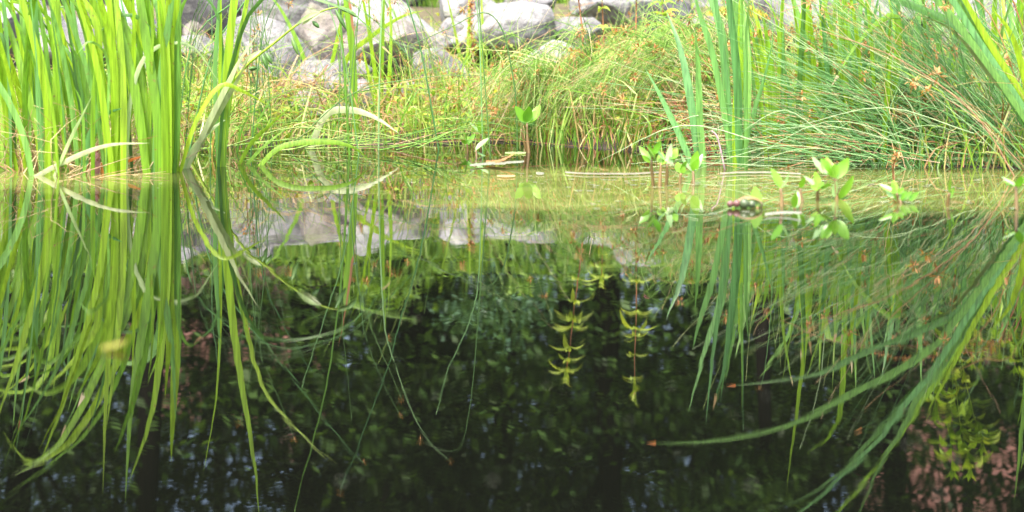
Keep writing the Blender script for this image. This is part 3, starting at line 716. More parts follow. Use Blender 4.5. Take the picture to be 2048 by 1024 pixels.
# single rushes one can follow, traced in the mirror (r) or directly (d)
RUSH = [
 ('r', 880, 300, [(842, 499), (798, 649), (778, 728), (738, 833), (681, 987)], 'rush_blue', 2.4, 'leaning left, its brown head lowest in the reflection', 1),
 ('r', 757, 300, [(760, 480), (769, 644), (787, 719), (813, 794), (844, 864), (901, 921)], 'rush_blue', 2.4, 'bending right to a forked brown head', 1),
 ('r', 966, 300, [(957, 556), (936, 649), (897, 737), (872, 829)], 'rush_blue', 2.0, 'curving left beside the dock spike', 0),
 ('r', 982, 312, [(962, 560), (954, 666), (945, 772), (927, 877), (897, 899), (840, 878)], 'rush_dark', 1.8, 'hooked over at the top like a crook', 1),
 ('r', 700, 310, [(686, 520), (672, 649), (650, 785), (611, 939), (589, 1024)], 'rush', 3.2, 'stout and pale green, leaning left', 0),
 ('r', 372, 320, [(420, 520), (470, 610), (545, 706), (602, 776), (659, 851), (727, 926)], 'rush_blue', 2.4, 'long and leaning right from the dense iris fan', 1),
 ('r', 500, 310, [(524, 540), (563, 640), (624, 745)], 'rush_blue', 1.8, 'short, leaning right beside the lone iris', 0),
 ('r', 720, 312, [(690, 500), (646, 644), (604, 772)], 'rush_blue', 1.8, 'short, leaning left across the stout pale one', 0),
 ('r', 676, 300, [(682, 520), (686, 658), (694, 741), (703, 838)], 'rush_dark', 1.6, 'thin and upright, with no head', 0),
 ('r', 690, 300, [(712, 540), (743, 653), (770, 720), (804, 798)], 'rush_dark', 1.8, 'thin, crossing to the right with a small head', 1),
 ('r', 700, 296, [(720, 600), (747, 719), (800, 832)], 'rush_dark', 1.6, 'thin, leaning right with a tufted orange head', 1),
 ('r', 350, 330, [(380, 560), (457, 649), (545, 695), (620, 693), (725, 644), (840, 530)], 'rush_blue', 1.8, 'bowed in a wide arch from the dense iris fan', 0),
 ('r', 365, 330, [(400, 620), (480, 690), (560, 712), (650, 690), (760, 620)], 'rush_dark', 1.4, 'bowed in a second wide arch under the first', 0),
 ('r', 420, 318, [(424, 520), (425, 640), (438, 740)], 'rush_blue', 1.5, 'thin and pale beside the lone iris', 0),
 ('r', 505, 300, [(500, 520), (520, 700), (560, 800), (590, 880)], 'rush_dark', 1.6, 'dark, leaning right with a small head', 1),
 ('r', 545, 300, [(532, 520), (510, 700), (480, 850)], 'rush_dark', 1.5, 'dark, leaning left with a small head', 1),
 ('r', 1660, 312, [(1655, 560), (1640, 760), (1600, 900)], 'rush_blue', 1.5, 'thin, trailing below the right bank irises', 0),
 ('r', 1480, 318, [(1486, 640), (1486, 860)], 'rush_blue', 1.2, 'hair thin, beside the tall centre right iris', 0),
 ('r', 1550, 312, [(1545, 560), (1535, 700), (1520, 780)], 'rush_blue', 1.4, 'thin, among the irises behind the second bogbean', 1),
 ('d', 1035, 300, [(1032, 200), (1018, 110), (1000, 50), (965, 25), (900, 55), (790, 105)], 'rush_dark', 2.6, 'dark, hooked sharply left in front of the largest pale boulder', 0),
 ('d', 872, 250, [(852, 175), (800, 70), (760, -20), (720, -110)], 'rush_dark', 4.2, 'stout and dark, slanting up left before the tan boulder', 0),
 ('d', 960, 262, [(945, 110), (890, 70), (830, 66), (775, 85)], 'straw', 1.8, 'dry pinkish, arched over the tan boulder', 0),
 ('d', 1270, 262, [(1285, 150), (1300, 60), (1310, -40)], 'rush_dark', 1.6, 'upright in front of the second loosestrife', 1),
 ('d', 560, 300, [(700, 190), (850, 155), (960, 150)], 'rush_dark', 1.8, 'slanting low across the mid bank', 0),
 ('d', 565, 240, [(600, 175), (680, 118), (712, 82)], 'straw', 2.6, 'dry pinkish stalk slanting under the seed pods', 0),
 ('d', 1440, 300, [(1360, 280), (1290, 290), (1200, 315)], 'straw', 1.6, 'dry grey, lying over the dark hollow of the tussock', 0),
 ('d', 2030, 330, [(1960, 160), (1880, 60), (1790, -20)], 'iris_pale', 3.4, 'stout pale, slanting up left across the right tussock', 0),
 ('d', 2040, 352, [(1950, 230), (1800, 120), (1640, 60)], 'straw', 1.8, 'dry, slanting left across the right tussock', 0),
 ('r', 2090, 335, [(1980, 640), (1850, 690), (1700, 690), (1560, 640)], 'straw', 1.6, 'dry, bowed low over the right bank reflection', 0),
 ('r', 2110, 335, [(2040, 680), (1960, 720), (1900, 745)], 'straw', 2.0, 'dry and bare, poking in from the right edge', 0),
]
for md, px, yb, pts, mt, r, lb, hd in RUSH:
    Y = Yb(yb); root = thing('single_rush', (XX(px, Y), Y, 0), 'single rush stem ' + lb if mt not in ('straw', 'iris_pale') else 'single stem, ' + lb, 'rush', 'single rushes')
    P = leaf_pts((px, yb), pts, Y, U(-.1, .1), md == 'r')
    MB().tube(P, r * .0014, r * .0006, sides=5, n=24).build('stem', mt, root)
    if hd: seedhead(P[-1], .016, 12).build('seed_head', 'seed', root)

# ------------------------------------------------------------------ bogbean
def bogbean(label, px, yb, leaves, stems=None):
    """leaves: (root px, root py, tip px, tip py, width px, painted sheen)"""
    Y = Yb(yb); root = thing('bogbean', (XX(px, Y), Y, 0), label, 'bogbean', 'bogbean plants')
    for (bx, by, sx) in (stems or [(leaves[0][0], leaves[0][1], px)]):
        p1 = V((XX(bx, Y), Y, ZD(by, Y))); p0 = V((XX(sx, Y), Y + U(-.02, .02), -.02))
        MB().tube([p0, p0.lerp(p1, .5) + V((U(-.004, .004), 0, 0)), p1], .0055 if px != 1056 else .008, .0034, sides=6, n=8).build('stem', 'bogstem', root)
    for (bx, by, tx, ty, w_, up) in leaves:
        a = V((XX(bx, Y), Y, ZD(by, Y))); b = V((XX(tx, Y), Y + U(-.03, .05), ZD(ty, Y)))
        MB().oval(a, (b - a) * 1.02, w_ * .95 * Y / K, up=V((U(-.4, .4), -1, up)), curl=U(-.12, .05), n=8, fold=U(.1, .35), shape=.85).build('leaf', 'bog_sheen' if up >= 2.2 else 'bog', root)  # upturned leaves take the painted sheen colour
def _extra(leaves):
    out = list(leaves)
    for L_ in leaves[:4]:
        dx, dy = L_[2] - L_[0], L_[3] - L_[1]; a = U(-1.1, 1.1); k = U(.5, .85)
        out.append((L_[0] + U(-3, 3), L_[1] + U(-2, 4), L_[0] + (dx * cos(a) - dy * sin(a)) * k, L_[1] + (dx * sin(a) + dy * cos(a)) * k, L_[4] * U(.55, .9), U(0, 1.5)))
    return out
_bog = bogbean
def bogbean(label, px, yb, leaves, stems=None):
    return _bog(label, px, yb, _extra(leaves) if len(leaves) > 2 else leaves, stems)
bogbean('tall bogbean shoot with glossy leaves on a forked brown stem, by the mid bank', 1056, 305,
        [(1054, 246, 1030, 212, 20, .5), (1054, 246, 1080, 210, 24, 2), (1054, 248, 1074, 222, 20, -.3), (1053, 246, 1058, 212, 22, 1.6)],
        [(1054, 246, 1059), (1042, 258, 1057)])
bogbean('small bogbean pair of leaves left of the tall shoot', 962, 296, [(962, 268, 938, 244, 12, 2.5), (963, 268, 958, 240, 14, .2)])
bogbean('lowest two leaved bogbean left of the tall shoot, nearly on the water', 934, 305, [(934, 288, 928, 262, 16, 2), (934, 288, 950, 268, 10, .1), (934, 288, 922, 278, 8, .2)])
bogbean('bogbean lying on the water with one pale pointed leaf', 950, 312, [(952, 300, 980, 276, 16, 3), (948, 302, 985, 320, 14, 3)])
bogbean('crowded bogbean with white sheened leaves in front of the drooping tussock', 1310, 372,
        [(1308, 314, 1284, 282, 16, 3), (1302, 322, 1280, 294, 14, .2), (1308, 306, 1320, 282, 13, .1), (1322, 326, 1325, 306, 18, .1), (1330, 320, 1312, 298, 14, 3),
         (1334, 330, 1344, 288, 13, 3), (1342, 318, 1358, 298, 18, .2), (1344, 330, 1340, 312, 14, 3), (1336, 328, 1352, 312, 14, 2)],
        [(1302, 320, 1308), (1322, 326, 1318), (1334, 328, 1330)])
bogbean('neat three leaved bogbean on a dark stem right of the crowded one', 1386, 366,
        [(1385, 344, 1360, 306, 15, 3), (1386, 342, 1396, 302, 22, .1), (1389, 342, 1408, 310, 12, 3), (1362, 346, 1358, 326, 20, .1), (1362, 340, 1372, 322, 10, .4)],
        [(1386, 342, 1386), (1362, 346, 1362)])
bogbean('large pale bogbean tuft, the biggest on the right', 1672, 398,
        [(1664, 352, 1630, 314, 22, 2.5), (1668, 356, 1660, 316, 24, 1.8), (1672, 356, 1698, 316, 24, 1.0), (1676, 398, 1704, 350, 18, .3), (1668, 394, 1672, 362, 16, 3), (1640, 348, 1632, 334, 16, 3), (1664, 350, 1646, 318, 20, .3)],
        [(1670, 356, 1672), (1676, 396, 1676)])
bogbean('dark leaved bogbean just left of the large pale tuft', 1636, 402,
        [(1636, 378, 1612, 354, 14, 3), (1637, 378, 1638, 346, 18, .0), (1638, 378, 1660, 356, 14, 3), (1600, 376, 1606, 352, 12, .1)], [(1636, 376, 1638), (1600, 376, 1606)])
bogbean('two leaved bogbean left of the dark leaved one', 1560, 412, [(1561, 376, 1550, 340, 20, .2), (1563, 376, 1576, 338, 16, 2.5)])
bogbean('single upright oval bogbean leaf beside the floating husk', 1514, 416, [(1514, 414, 1512, 374, 24, .0)])
bogbean('single bogbean leaf with a pale edge at the water below the large tuft', 1590, 420, [(1590, 416, 1588, 384, 18, .1), (1593, 416, 1602, 386, 12, 2.5)])
bogbean('low spreading bogbean right of the large tuft', 1800, 406,
        [(1792, 386, 1762, 370, 12, .3), (1794, 388, 1796, 364, 13, .1), (1800, 402, 1824, 384, 12, .1), (1800, 400, 1806, 376, 12, 2.5), (1786, 396, 1776, 380, 12, 3), (1818, 400, 1842, 386, 12, .3)],
        [(1794, 386, 1796), (1800, 400, 1802)])
bogbean('bogbean at the right picture edge', 2030, 418, [(2032, 372, 2012, 356, 10, 3), (2034, 374, 2036, 350, 18, .1), (2036, 372, 2050, 352, 12, 2)])
bogbean('bare young bogbean spike right of the low spreading one', 1900, 412, [(1899, 386, 1896, 356, 5, .1), (1902, 396, 1908, 372, 5, .1)])

# ------------------------------------------------------------------ loosestrife and other tall herbs
def loosestrife(label, px, yb, stem, nodes, leaf_len, mat='loose', group='loosestrife plants', tip_tuft=6, stem_mat='rust'):
    Y = Yb(yb); root = thing('loosestrife', (XX(px, Y), Y, gz(XX(px, Y), Y)), label, 'loosestrife', group)
    P = leaf_pts((px, yb), stem, Y, 0, True); P[0].z = gz(P[0].x, Y) - .01
    C = catmull(P, 40)
    MB().tube(P, .0042, .0018, sides=6, n=30).build('stem', stem_mat, root)
    for k, t in enumerate(nodes):
        c = C[max(0, min(40, int(t * 40 + U(-.7, .7))))]; L_ = leaf_len * (1.1 - .45 * t) * U(.85, 1.15); m = MB()
        nl = rnd.choice([3, 4, 5, 6])
        for j in range(nl):
            a = j * 2 * pi / nl + U(-.3, .3) + (k % 2) * .3
            d = V((cos(a), sin(a), U(.25, .5))) * L_ * (U(.75, 1.2) if U(0, 1) < .6 else U(.3, .6))
            m.oval(c, d * .9, L_ * U(.22, .32), up=V((0, -.5, 1)), curl=.05, droop=U(.3, .7), n=6, fold=.5)
        m.build('leaf_whorl', mat, root)
    m = MB(); top = C[-1]
    for j in range(tip_tuft):
        a = j * 2 * pi / tip_tuft
        m.oval(top - V((0, 0, j * .006)), V((cos(a) * .5, sin(a) * .5, 1)) * leaf_len * .45, leaf_len * .14, n=4, droop=.1)
    m.build('shoot_tip', mat, root)
    return root
loosestrife('left loosestrife stem, leafy with a bare reddish middle', 1168, 276, [(1165, 480), (1150, 600), (1140, 690), (1132, 750)], (.42, .50, .58, .66, .76, .86, .955), .125)
ls = loosestrife('right loosestrife stem with a bushy top, in line with the pale stone', 1272, 277, [(1272, 480), (1273, 600), (1270, 700), (1269, 790)], (.43, .55, .63, .70, .79, .91), .12, tip_tuft=14)
MB().oval(V((XX(1286, 6.45), 6.42, ZR(585, 6.45))), V((.03, -.01, .012)), .022, n=4).build('pink_petal', 'pink', ls)
loosestrife('short loosestrife at the top of the bank between its two tall neighbours', 1210, 262, [(1208, 430), (1205, 500), (1203, 560)], (.3, .5, .7, .85, .97), .11)
loosestrife('bushy yellow green herb behind the large pale boulder', 1325, 258, [(1328, 420), (1326, 470), (1325, 520)], (.2, .35, .5, .65, .8, .95), .13, mat='forb', group='leafy herbs')

def willowherb(label, px, yb, branches, n_leaf, ll, mat='forb'):
    Y = Yb(yb); root = thing('leafy_herb', (XX(px, Y), Y, gz(XX(px, Y), Y)), label, 'herb', 'leafy herbs')
    for br in branches:
        P = leaf_pts((px, yb), br, Y, U(-.15, .1), True); C = catmull(P, 30)
        MB().tube(P, .003, .0012, sides=5, n=24).build('stem', 'bogstem' if U(0, 1) < .3 else 'forb', root)
        m = MB()
        for i in range(n_leaf):
            t = .35 + .65 * (i / n_leaf) ** .9; c = C[min(30, int(t * 30))]; a = i * 2.4 + U(-.4, .4)
            m.oval(c, V((cos(a), sin(a), U(-.1, .7))).normalized() * ll * U(.7, 1.2), ll * .36, n=4, droop=U(.1, .5))
        for j in range(6):
            a = j * 1.05; m.oval(C[-1], V((cos(a) * .6, sin(a) * .6, 1)) * ll * .6, ll * .2, n=3)
        m.build('foliage', mat, root)
willowherb('tall leafy herb with pale green shoots, mirrored at the lower right', 1905, 282, [
    [(1900, 560), (1905, 760), (1900, 850), (1905, 928)], [(1905, 600), (1915, 800), (1928, 880), (1940, 930)], [(1910, 620), (1940, 800), (1958, 850), (1965, 880)], [(1900, 600), (1890, 740), (1872, 810)]], 24, .10)
willowherb('tangled leafy herb low on the right bank', 2010, 285, [[(2010, 560), (2015, 660), (2030, 730)], [(2000, 560), (1985, 660), (1960, 720)], [(2010, 600), (2040, 680), (2060, 760)]], 20, .07)
willowherb('leafy herb rising through the rushes on the far right bank', 1960, 276, [[(1960, 560), (1950, 650), (1945, 720)], [(1960, 520), (1990, 600), (2000, 700)]], 18, .07)
willowherb('leafy blue green herb on the crest gap, mirrored at the centre', 985, 225, [[(985, 500), (990, 600), (1010, 690)], [(980, 500), (965, 590), (960, 660)], [(990, 520), (1020, 590), (1040, 640)]], 24, .10, mat='shrub_blue')

# rusty dock spikes
def dock(label, px, yb, stem, n, refl, s=.014):
    Y = Yb(yb); root = thing('dock_spike', (XX(px, Y), Y, max(0, gz(XX(px, Y), Y))), label, 'dock', 'dock spikes')
    P = leaf_pts((px, yb), stem, Y, U(-.1, .1), refl); C = catmull(P, 40)
    MB().tube(P, .0032, .0012, sides=5, n=24).build('stem', 'rust', root)
    m = MB()
    for i in range(n):
        c = C[int(U(16, 40))]; d = V((G(0, 1), G(0, 1), G(0, .6))).normalized() * U(.5, 1.3) * s
        m.oval(c + d * .4, d, s * .7, n=2)
    m.build('seed_cluster', 'seed', root)
dock('upright rusty dock spike before the largest pale boulder', 942, 250, [(944, 180), (946, 100), (942, 40), (944, -5)], 200, False, .022)
dock('rusty dock spike leaning right across the brown tuft', 880, 262, [(930, 190), (980, 130), (1020, 80)], 40, False)
dock('long rusty dock spike lying left over the right bank', 2120, 312, [(2010, 660), (1900, 705), (1790, 715), (1690, 678)], 150, True)
dock('second rusty dock spike at the right edge above the leafy herb', 2110, 308, [(2040, 640), (1960, 680), (1880, 700)], 110, True)
dock('small rusty dock spike rising from the water at right', 1790, 362, [(1786, 340), (1790, 320), (1798, 300)], 40, False, .012)
dock('arched spray of brown seeds over the right bank irises', 1640, 285, [(1610, 130), (1640, 85), (1590, 72), (1545, 95)], 150, False, .02)
dock('rusty spike between the overhanging slab and the lone iris', 498, 275, [(500, 190), (505, 110), (510, 60)], 90, False, .016)
dock('brown plume at the top of the right bank above the right irises', 1700, 265, [(1760, 120), (1830, 40), (1870, 10)], 140, False, .018)

# ------------------------------------------------------------------ loose things on the water
def floater(name, label, cat, px0, px1, py, wpx, mat, z=.003, bend=0., group=None, lift=0.):
    Y = Yb(py); m = MB()
    n = 22; a, b = XX(px0, Y), XX(px1, Y); hw = wpx * Y * Y / (H * K) * .5
    for i in range(n + 1):
        t = i / n; x = a + (b - a) * t; w_ = hw * (sin(pi * (.08 + .88 * t)) ** .6) * U(.6, 1.2); yy = Y + bend * sin(pi * t) + .02 * mn.noise(V((x * 14, Y, 0)))
        zz = z + lift * t * t; m.v += [V((x, yy - w_, zz)), V((x, yy, zz + .004)), V((x, yy + w_, zz + .001))]
    for i in range(n):
        c = 3 * i; m.f += [(c, c + 3, c + 4, c + 1), (c + 1, c + 4, c + 5, c + 2)]
    return tag(m.build(name, mat, loc=((a + b) / 2, Y, 0)), label, cat, group)
floater('dead_reed', 'long pale dead reed floating in front of the drooping tussocks', 'dead reed', 1130, 1330, 347, 2, 'dead', bend=-.07, group='floating dead reeds')
floater('dead_reed', 'long pale dead reed floating behind the right bogbeans', 'dead reed', 1440, 1600, 350, 2, 'dead', bend=.06, group='floating dead reeds')
floater('dead_reed', 'short pale dead reed floating right of the husk', 'dead reed', 1530, 1602, 433, 2.6, 'dead', bend=.03, lift=.004, group='floating dead reeds')
floater('dead_leaf', 'pale curled dead leaf on the water below the tall bogbean shoot', 'dead leaf', 940, 1048, 335, 7, 'dead', z=.006, lift=.012, bend=.08, group='floating dead leaves')
floater('dead_leaf', 'pale tan dead leaf beside the curled one, tip raised', 'dead leaf', 972, 1030, 328, 5, 'straw', z=.008, lift=.028, bend=-.05, group='floating dead leaves')
floater('dead_leaf', 'tiny whitish dead leaf alone on the algae in the middle', 'dead leaf', 1072, 1088, 349, 6, 'dead', group='floating dead leaves')
floater('dead_leaf', 'pinkish dead leaf flat on the algae in the middle', 'dead leaf', 994, 1030, 354, 4, 'straw', group='floating dead leaves')
floater('dead_leaf', 'silvery leaf blade flat on the water right of the two leaved bogbean pair', 'dead leaf', 1010, 1052, 308, 5, 'iris_pale', group='floating dead leaves')
Y = Yb(696); 
floater('yellow_leaf', 'small yellow leaf floating alone on the near water at left', 'yellow leaf', 207, 250, 700, 11, 'yellow', lift=.006, bend=.008)
# white flecks and petals on the algae
m = MB()
for i in range(170):
    px, py = U(1050, 2048), rnd.choice([U(352, 372), U(368, 384), U(380, 432)]); Y = Yb(py); s = U(.003, .010)
    b = len(m.v); k = 6; c = V((XX(px, Y), Y, .0035))
    m.v += [c + V((cos(2 * pi * j / k) * s * U(.6, 1.8), sin(2 * pi * j / k) * s * U(.6, 1.6), 0)) for j in range(k)]; m.f.append(tuple(range(b, b + k)))
for i in range(40):
    px, py = U(0, 330), U(352, 385); Y = Yb(py); s = U(.002, .005); b = len(m.v); c = V((XX(px, Y), Y, .0035))
    m.v += [c + V((cos(2 * pi * j / 6) * s, sin(2 * pi * j / 6) * s, 0)) for j in range(6)]; m.f.append(tuple(range(b, b + 6)))
tag(m.build('floating_flecks', 'dead', smooth=False), 'scattered pale flecks and petals floating on the algae', 'flecks', kind='stuff')
m = MB()
for i in range(70):
    px, py = U(0, 2048), 440 + 560 * U(0, 1) ** 1.8; Y = Yb(py); q = U(.0006, .0018); b = len(m.v); c = V((XX(px, Y), Y, .0025))
    m.v += [c + V((cos(2 * pi * j / 5) * q, sin(2 * pi * j / 5) * q * 1.6, 0)) for j in range(5)]; m.f.append(tuple(range(b, b + 5)))
tag(m.build('floating_specks', 'dead', smooth=False), 'tiny pollen specks floating on the dark open water', 'specks', kind='stuff')
# husk with beads
Y = Yb(416); hx = XX(1488, Y); hk = thing('seed_husk', (hx, Y, 0), 'small open tan husk holding round red and green berries, floating by a bogbean leaf', 'husk')
m = MB(); 
for i in range(13):
    t = i / 12; a = -2.5 + 5.0 * t
    c = V((hx + .012 + .030 * cos(a), Y + .006 * sin(a), .008 + .017 * sin(a)))
    m.v += [c + V((0, -.010, -.003)), c + V((.003 * cos(a), 0, .003 * sin(a))), c + V((0, .010, .0))]
for i in range(12):
    c = 3 * i; m.f += [(c, c + 3, c + 4, c + 1), (c + 1, c + 4, c + 5, c + 2)]
m.build('shell', 'husk', hk)
for dx, dz, r, mt in ((-.033, .010, .008, 'bead'), (-.018, .011, .009, 'bead'), (.0, .011, .012, 'bead_green'), (.018, .010, .009, 'bead_green')):
    MB().ball(V((hx + dx, Y - .004, dz)), r, nu=12, nv=8).build('berry', mt, hk)
# orange withered leaf and red twig at the left clump, pink white twig at right
Y = Yb(343); MBo = MB().blade([V((XX(252, Y), Y - .05, ZD(326, Y))), V((XX(275, Y), Y - .06, ZD(316, Y))), V((XX(302, Y), Y - .05, ZD(308, Y)))], .009, n=8)
tag(MBo.build('withered_leaf', 'orange', loc=(XX(275, Y), Y, ZD(316, Y))), 'salmon orange withered leaf slanting beside the dense iris fan', 'withered leaf')
for px, a, lb in ((218, 318, 'orange withered leaf sheath at the waterline, left one of two'), (234, 312, 'orange withered leaf sheath at the waterline, right one of two')):
    q = MB().blade([V((XX(px, Y), Y - .07, -.01)), V((XX(px + 1, Y), Y - .07, ZD(330, Y))), V((XX(px + 2, Y), Y - .07, ZD(a, Y)))], .016, n=6, taper=.3)
    tag(q.build('withered_sheath', 'orange', loc=(XX(px, Y), Y, 0)), lb, 'withered leaf', 'withered sheaths')
q = MB().blade([V((XX(205, Y), Y - .08, -.01)), V((XX(205, Y), Y - .08, ZD(320, Y))), V((XX(206, Y), Y - .07, ZD(280, Y)))], .03, n=6, taper=.4)
tag(q.build('purple_sheath', plainmat('purple_sheath', (.10, .03, .05), (.16, .08, .06), 20), loc=(XX(205, Y), Y, 0)), 'purple stained leaf base at the waterline left of the orange sheaths', 'leaf base')
Y = Yb(350); q = MB().tube([V((XX(1440, Y), Y + .2, ZD(268, Y))), V((XX(1454, Y), Y + .2, ZD(285, Y))), V((XX(1470, Y), Y + .2, -.01))], .0032, .0026, sides=6)
tag(q.build('pink_twig', plainmat('pale_pink_bark', (.34, .20, .24), (.44, .34, .36), 30), loc=(XX(1454, Y), Y + .2, 0)), 'short pale pink twig stuck in the water behind the tall centre right iris', 'twig')
# twigs of the dead tangle left of mid bank
for (a, b, c, d, lb) in ((600, 205, 650, 130, 'bleached twig leaning right below the overhanging slab'), (560, 195, 590, 110, 'bleached twig standing below the white ridged boulder'), (620, 220, 660, 190, 'short rusty twig low among the weeds')):
    Y = 6.9; q = MB().tube([V((XX(a, Y), Y, ZD(b, Y) - .05)), V((XX((a + c) / 2 + 3, Y), Y, ZD((b + d) / 2, Y))), V((XX(c, Y), Y + .1, ZD(d, Y)))], .005, .003, sides=6)
    tag(q.build('twig', 'straw', loc=(XX(a, Y), Y, ZD(b, Y))), lb, 'twig', 'bleached twigs')

# ------------------------------------------------------------------ ground cover (uncountable)
m = MB(); nb = 0
while nb < 11000:
    x, y = U(-2.6, 2.8), U(4.5, 9.2); v = y - edgeY(x)
    if v < -.06 - .35 * max(0, mn.noise(V((x * 3, y, 8)))) or (v > 1.6 and U(0, 1) < .75) or (y > 6.5 and -1.1 < x < -.5 and U(0, 1) < .75) or (y > 7.2 and x < .4 and U(0, 1) < .75): continue
    nb += 1; z = max(0, gz(x, y)); h = U(.05, .20) + (U(.05, .22) if U(0, 1) < .25 else 0); l = G(0, .65)
    m.blade([V((x, y, z - .01)), V((x + l * h * .35, y + G(0, .2) * h, z + h * .65)), V((x + l * h + G(0, .3) * h, y + G(0, .3) * h, z + h * U(.55, 1)))], U(.003, .0075), yaw=U(-1.5, 1.5), n=4, taper=.7, fold=.1)
nb = 0
while nb < 900:
    x, y = U(-1.6, 1.2), U(5.9, 7.3)
    if y - edgeY(x) < .1 or (-1.1 < x < -.5 and U(0, 1) < .6): continue
    nb += 1; z = gz(x, y); h = U(.22, .55); l = G(0, .45)
    m.blade([V((x, y, z - .01)), V((x + l * h * .3, y, z + h * .6)), V((x + l * h + G(0, .2) * h, y + G(0, .2) * h, z + h * U(.7, 1)))], U(.003, .006), yaw=U(-1.5, 1.5), n=6, taper=.7, fold=.1)
tag(m.build('bank_grass', 'grass'), 'mixed green and straw coloured grass covering the bank', 'grass', kind='stuff')
m = MB(); nb = 0
while nb < 7500:
    x, y = U(-2.6, 2.8), U(4.6, 9.6); v = y - edgeY(x)
    if v < -.05 or (v > 2.4 and U(0, 1) < .6) or (y > 6.6 and -1.1 < x < -.5 and U(0, 1) < .6) or (y > 7.2 and x < .4 and U(0, 1) < .8): continue
    if mn.noise(V((x * 2.2, y * 2.2, 5))) < -.12: continue
    nb += 1; z = max(0, gz(x, y)) + U(.0, .20); a = U(0, 6.3); l = U(.018, .055)
    m.oval(V((x, y, z)), V((cos(a), sin(a), U(-.2, .7))).normalized() * l, l * U(.35, .7), n=3, droop=.2)
tag(m.build('ground_cover', 'cover'), 'small yellow green leaves of low weeds over the bank', 'weeds', kind='stuff')
m = MB(); nb = 0
while nb < 5000:
    x, y = U(-5.5, 5.5), U(9.9, 16); nb += 1; z = gz(x, y); h = U(.25, .7); l = G(0, .3)
    m.blade([V((x, y, z)), V((x + l * h * .3, y, z + h * .6)), V((x + l * h, y + G(0, .2) * h, z + h))], U(.008, .02), yaw=U(-1.5, 1.5), n=3, taper=.8, fold=.1)
tag(m.build('meadow_grass', 'meadow'), 'lush green meadow grass behind the rock bank', 'grass', kind='stuff')

# ------------------------------------------------------------------ shrubs and trees beyond the rocks
def crown_mesh(c, rx, ry, rz, clumps, per, leaf, sd):
    r = random.Random(sd); m = MB(); c = V(c)
    for i in range(clumps):
        while True:
            p = V((r.uniform(-1, 1), r.uniform(-1, 1), r.uniform(-1, 1)))
            if .25 < p.length < 1: break
        f = 1 + .35 * mn.noise(p * 1.7 + V((sd, 0, 0)))
        q = c + V((p.x * rx * f, p.y * ry * f, p.z * rz * f)); per_ = int(per * 1.9); cr = min(rx, rz) * r.uniform(.12, .26)
        for k in range(per_):
            o = V((r.gauss(0, cr), r.gauss(0, cr), r.gauss(0, cr * .7)))
            n_ = V((r.gauss(0, .7), r.gauss(0, .7), 1)).normalized(); u = n_.orthogonal().normalized()
            a = r.uniform(0, 6.3); w_ = n_.cross(u); d = u * cos(a) + w_ * sin(a); e = n_.cross(d); l = leaf * r.uniform(.35, .85)
            m.quad(q + o, d * l, e * l * .5)
    return m
def tree(name, label, px, Y, trunk_h, tr, crowns, mat, leaf, cat='tree', group='trees beyond the rock bank', sd=1, lean=0.):
    X = XX(px, Y); z = gz(X, Y); r = random.Random(sd); root = thing(name, (X, Y, z), label, cat, group)
    m = MB(); top = V((X + lean, Y, z + trunk_h))
    m.tube([V((X, Y, z - .1)), V((X + lean * .3 + r.uniform(-.1, .1), Y, z + trunk_h * .4)), top], tr, tr * .35, sides=10, n=12)
    for (cx, cz, rx, rz, ncl) in crowns:
        s = V((X + lean * .5, Y, z + trunk_h * r.uniform(.35, .75))); e = V((X + cx, Y + r.uniform(-.4, .4), z + cz))
        for k in range(3):
            e2 = e + V((r.uniform(-.6, .6) * rx, r.uniform(-.5, .5), r.uniform(-.3, .6) * rz))
            m.tube([s, s.lerp(e2, .5) + V((0, 0, .12)), e2], tr * .3, tr * .06, sides=5, n=6)
    m.build('trunk', 'bark', root)
    for k, (cx, cz, rx, rz, ncl) in enumerate(crowns):
        crown_mesh((X + cx, Y, z + cz), rx, min(rx, 1.2), rz, ncl, 42, leaf, sd * 7 + k).build('crown', mat, root)
SH = [(60, 12.2, .55, 'shrub'), (300, 12.0, .6, 'shrub'), (470, 12.5, .5, 'shrub'), (640, 12.2, .55, 'shrub'), (845, 11.4, .62, 'shrub'), (1090, 11.8, .6, 'shrub'),
      (1010, 13.0, 1.1, 'shrub_blue'), (1350, 12.3, .5, 'shrub'), (1560, 12.4, .6, 'shrub'), (1720, 12.0, .65, 'shrub'), (1900, 12.2, .7, 'shrub'), (2060, 12.0, .8, 'shrub')]
SL = ['leftmost of the low shrubs behind the rock crest', 'low green shrub behind the dense left iris', 'low green shrub behind the dark charcoal boulder', 'low green shrub above the overhanging slab',
      'bright green shrub in the gap of the rock crest', 'bright green shrub just right of the crest gap', 'blue green shrub mirrored at the picture centre', 'low shrub behind the right loosestrife', 'low shrub behind the mossy stone',
      'low shrub behind the right bank irises', 'low shrub behind the leaning rushes', 'rightmost of the low shrubs behind the rock crest']
for i, (px, Y, h, mt) in enumerate(SH):
    tree('shrub', SL[i], px, Y, h * .8, .03, [(0, h * .7, .62, h * .66, 19)], mt, .05, 'shrub', 'shrubs behind the rock crest', 40 + i)
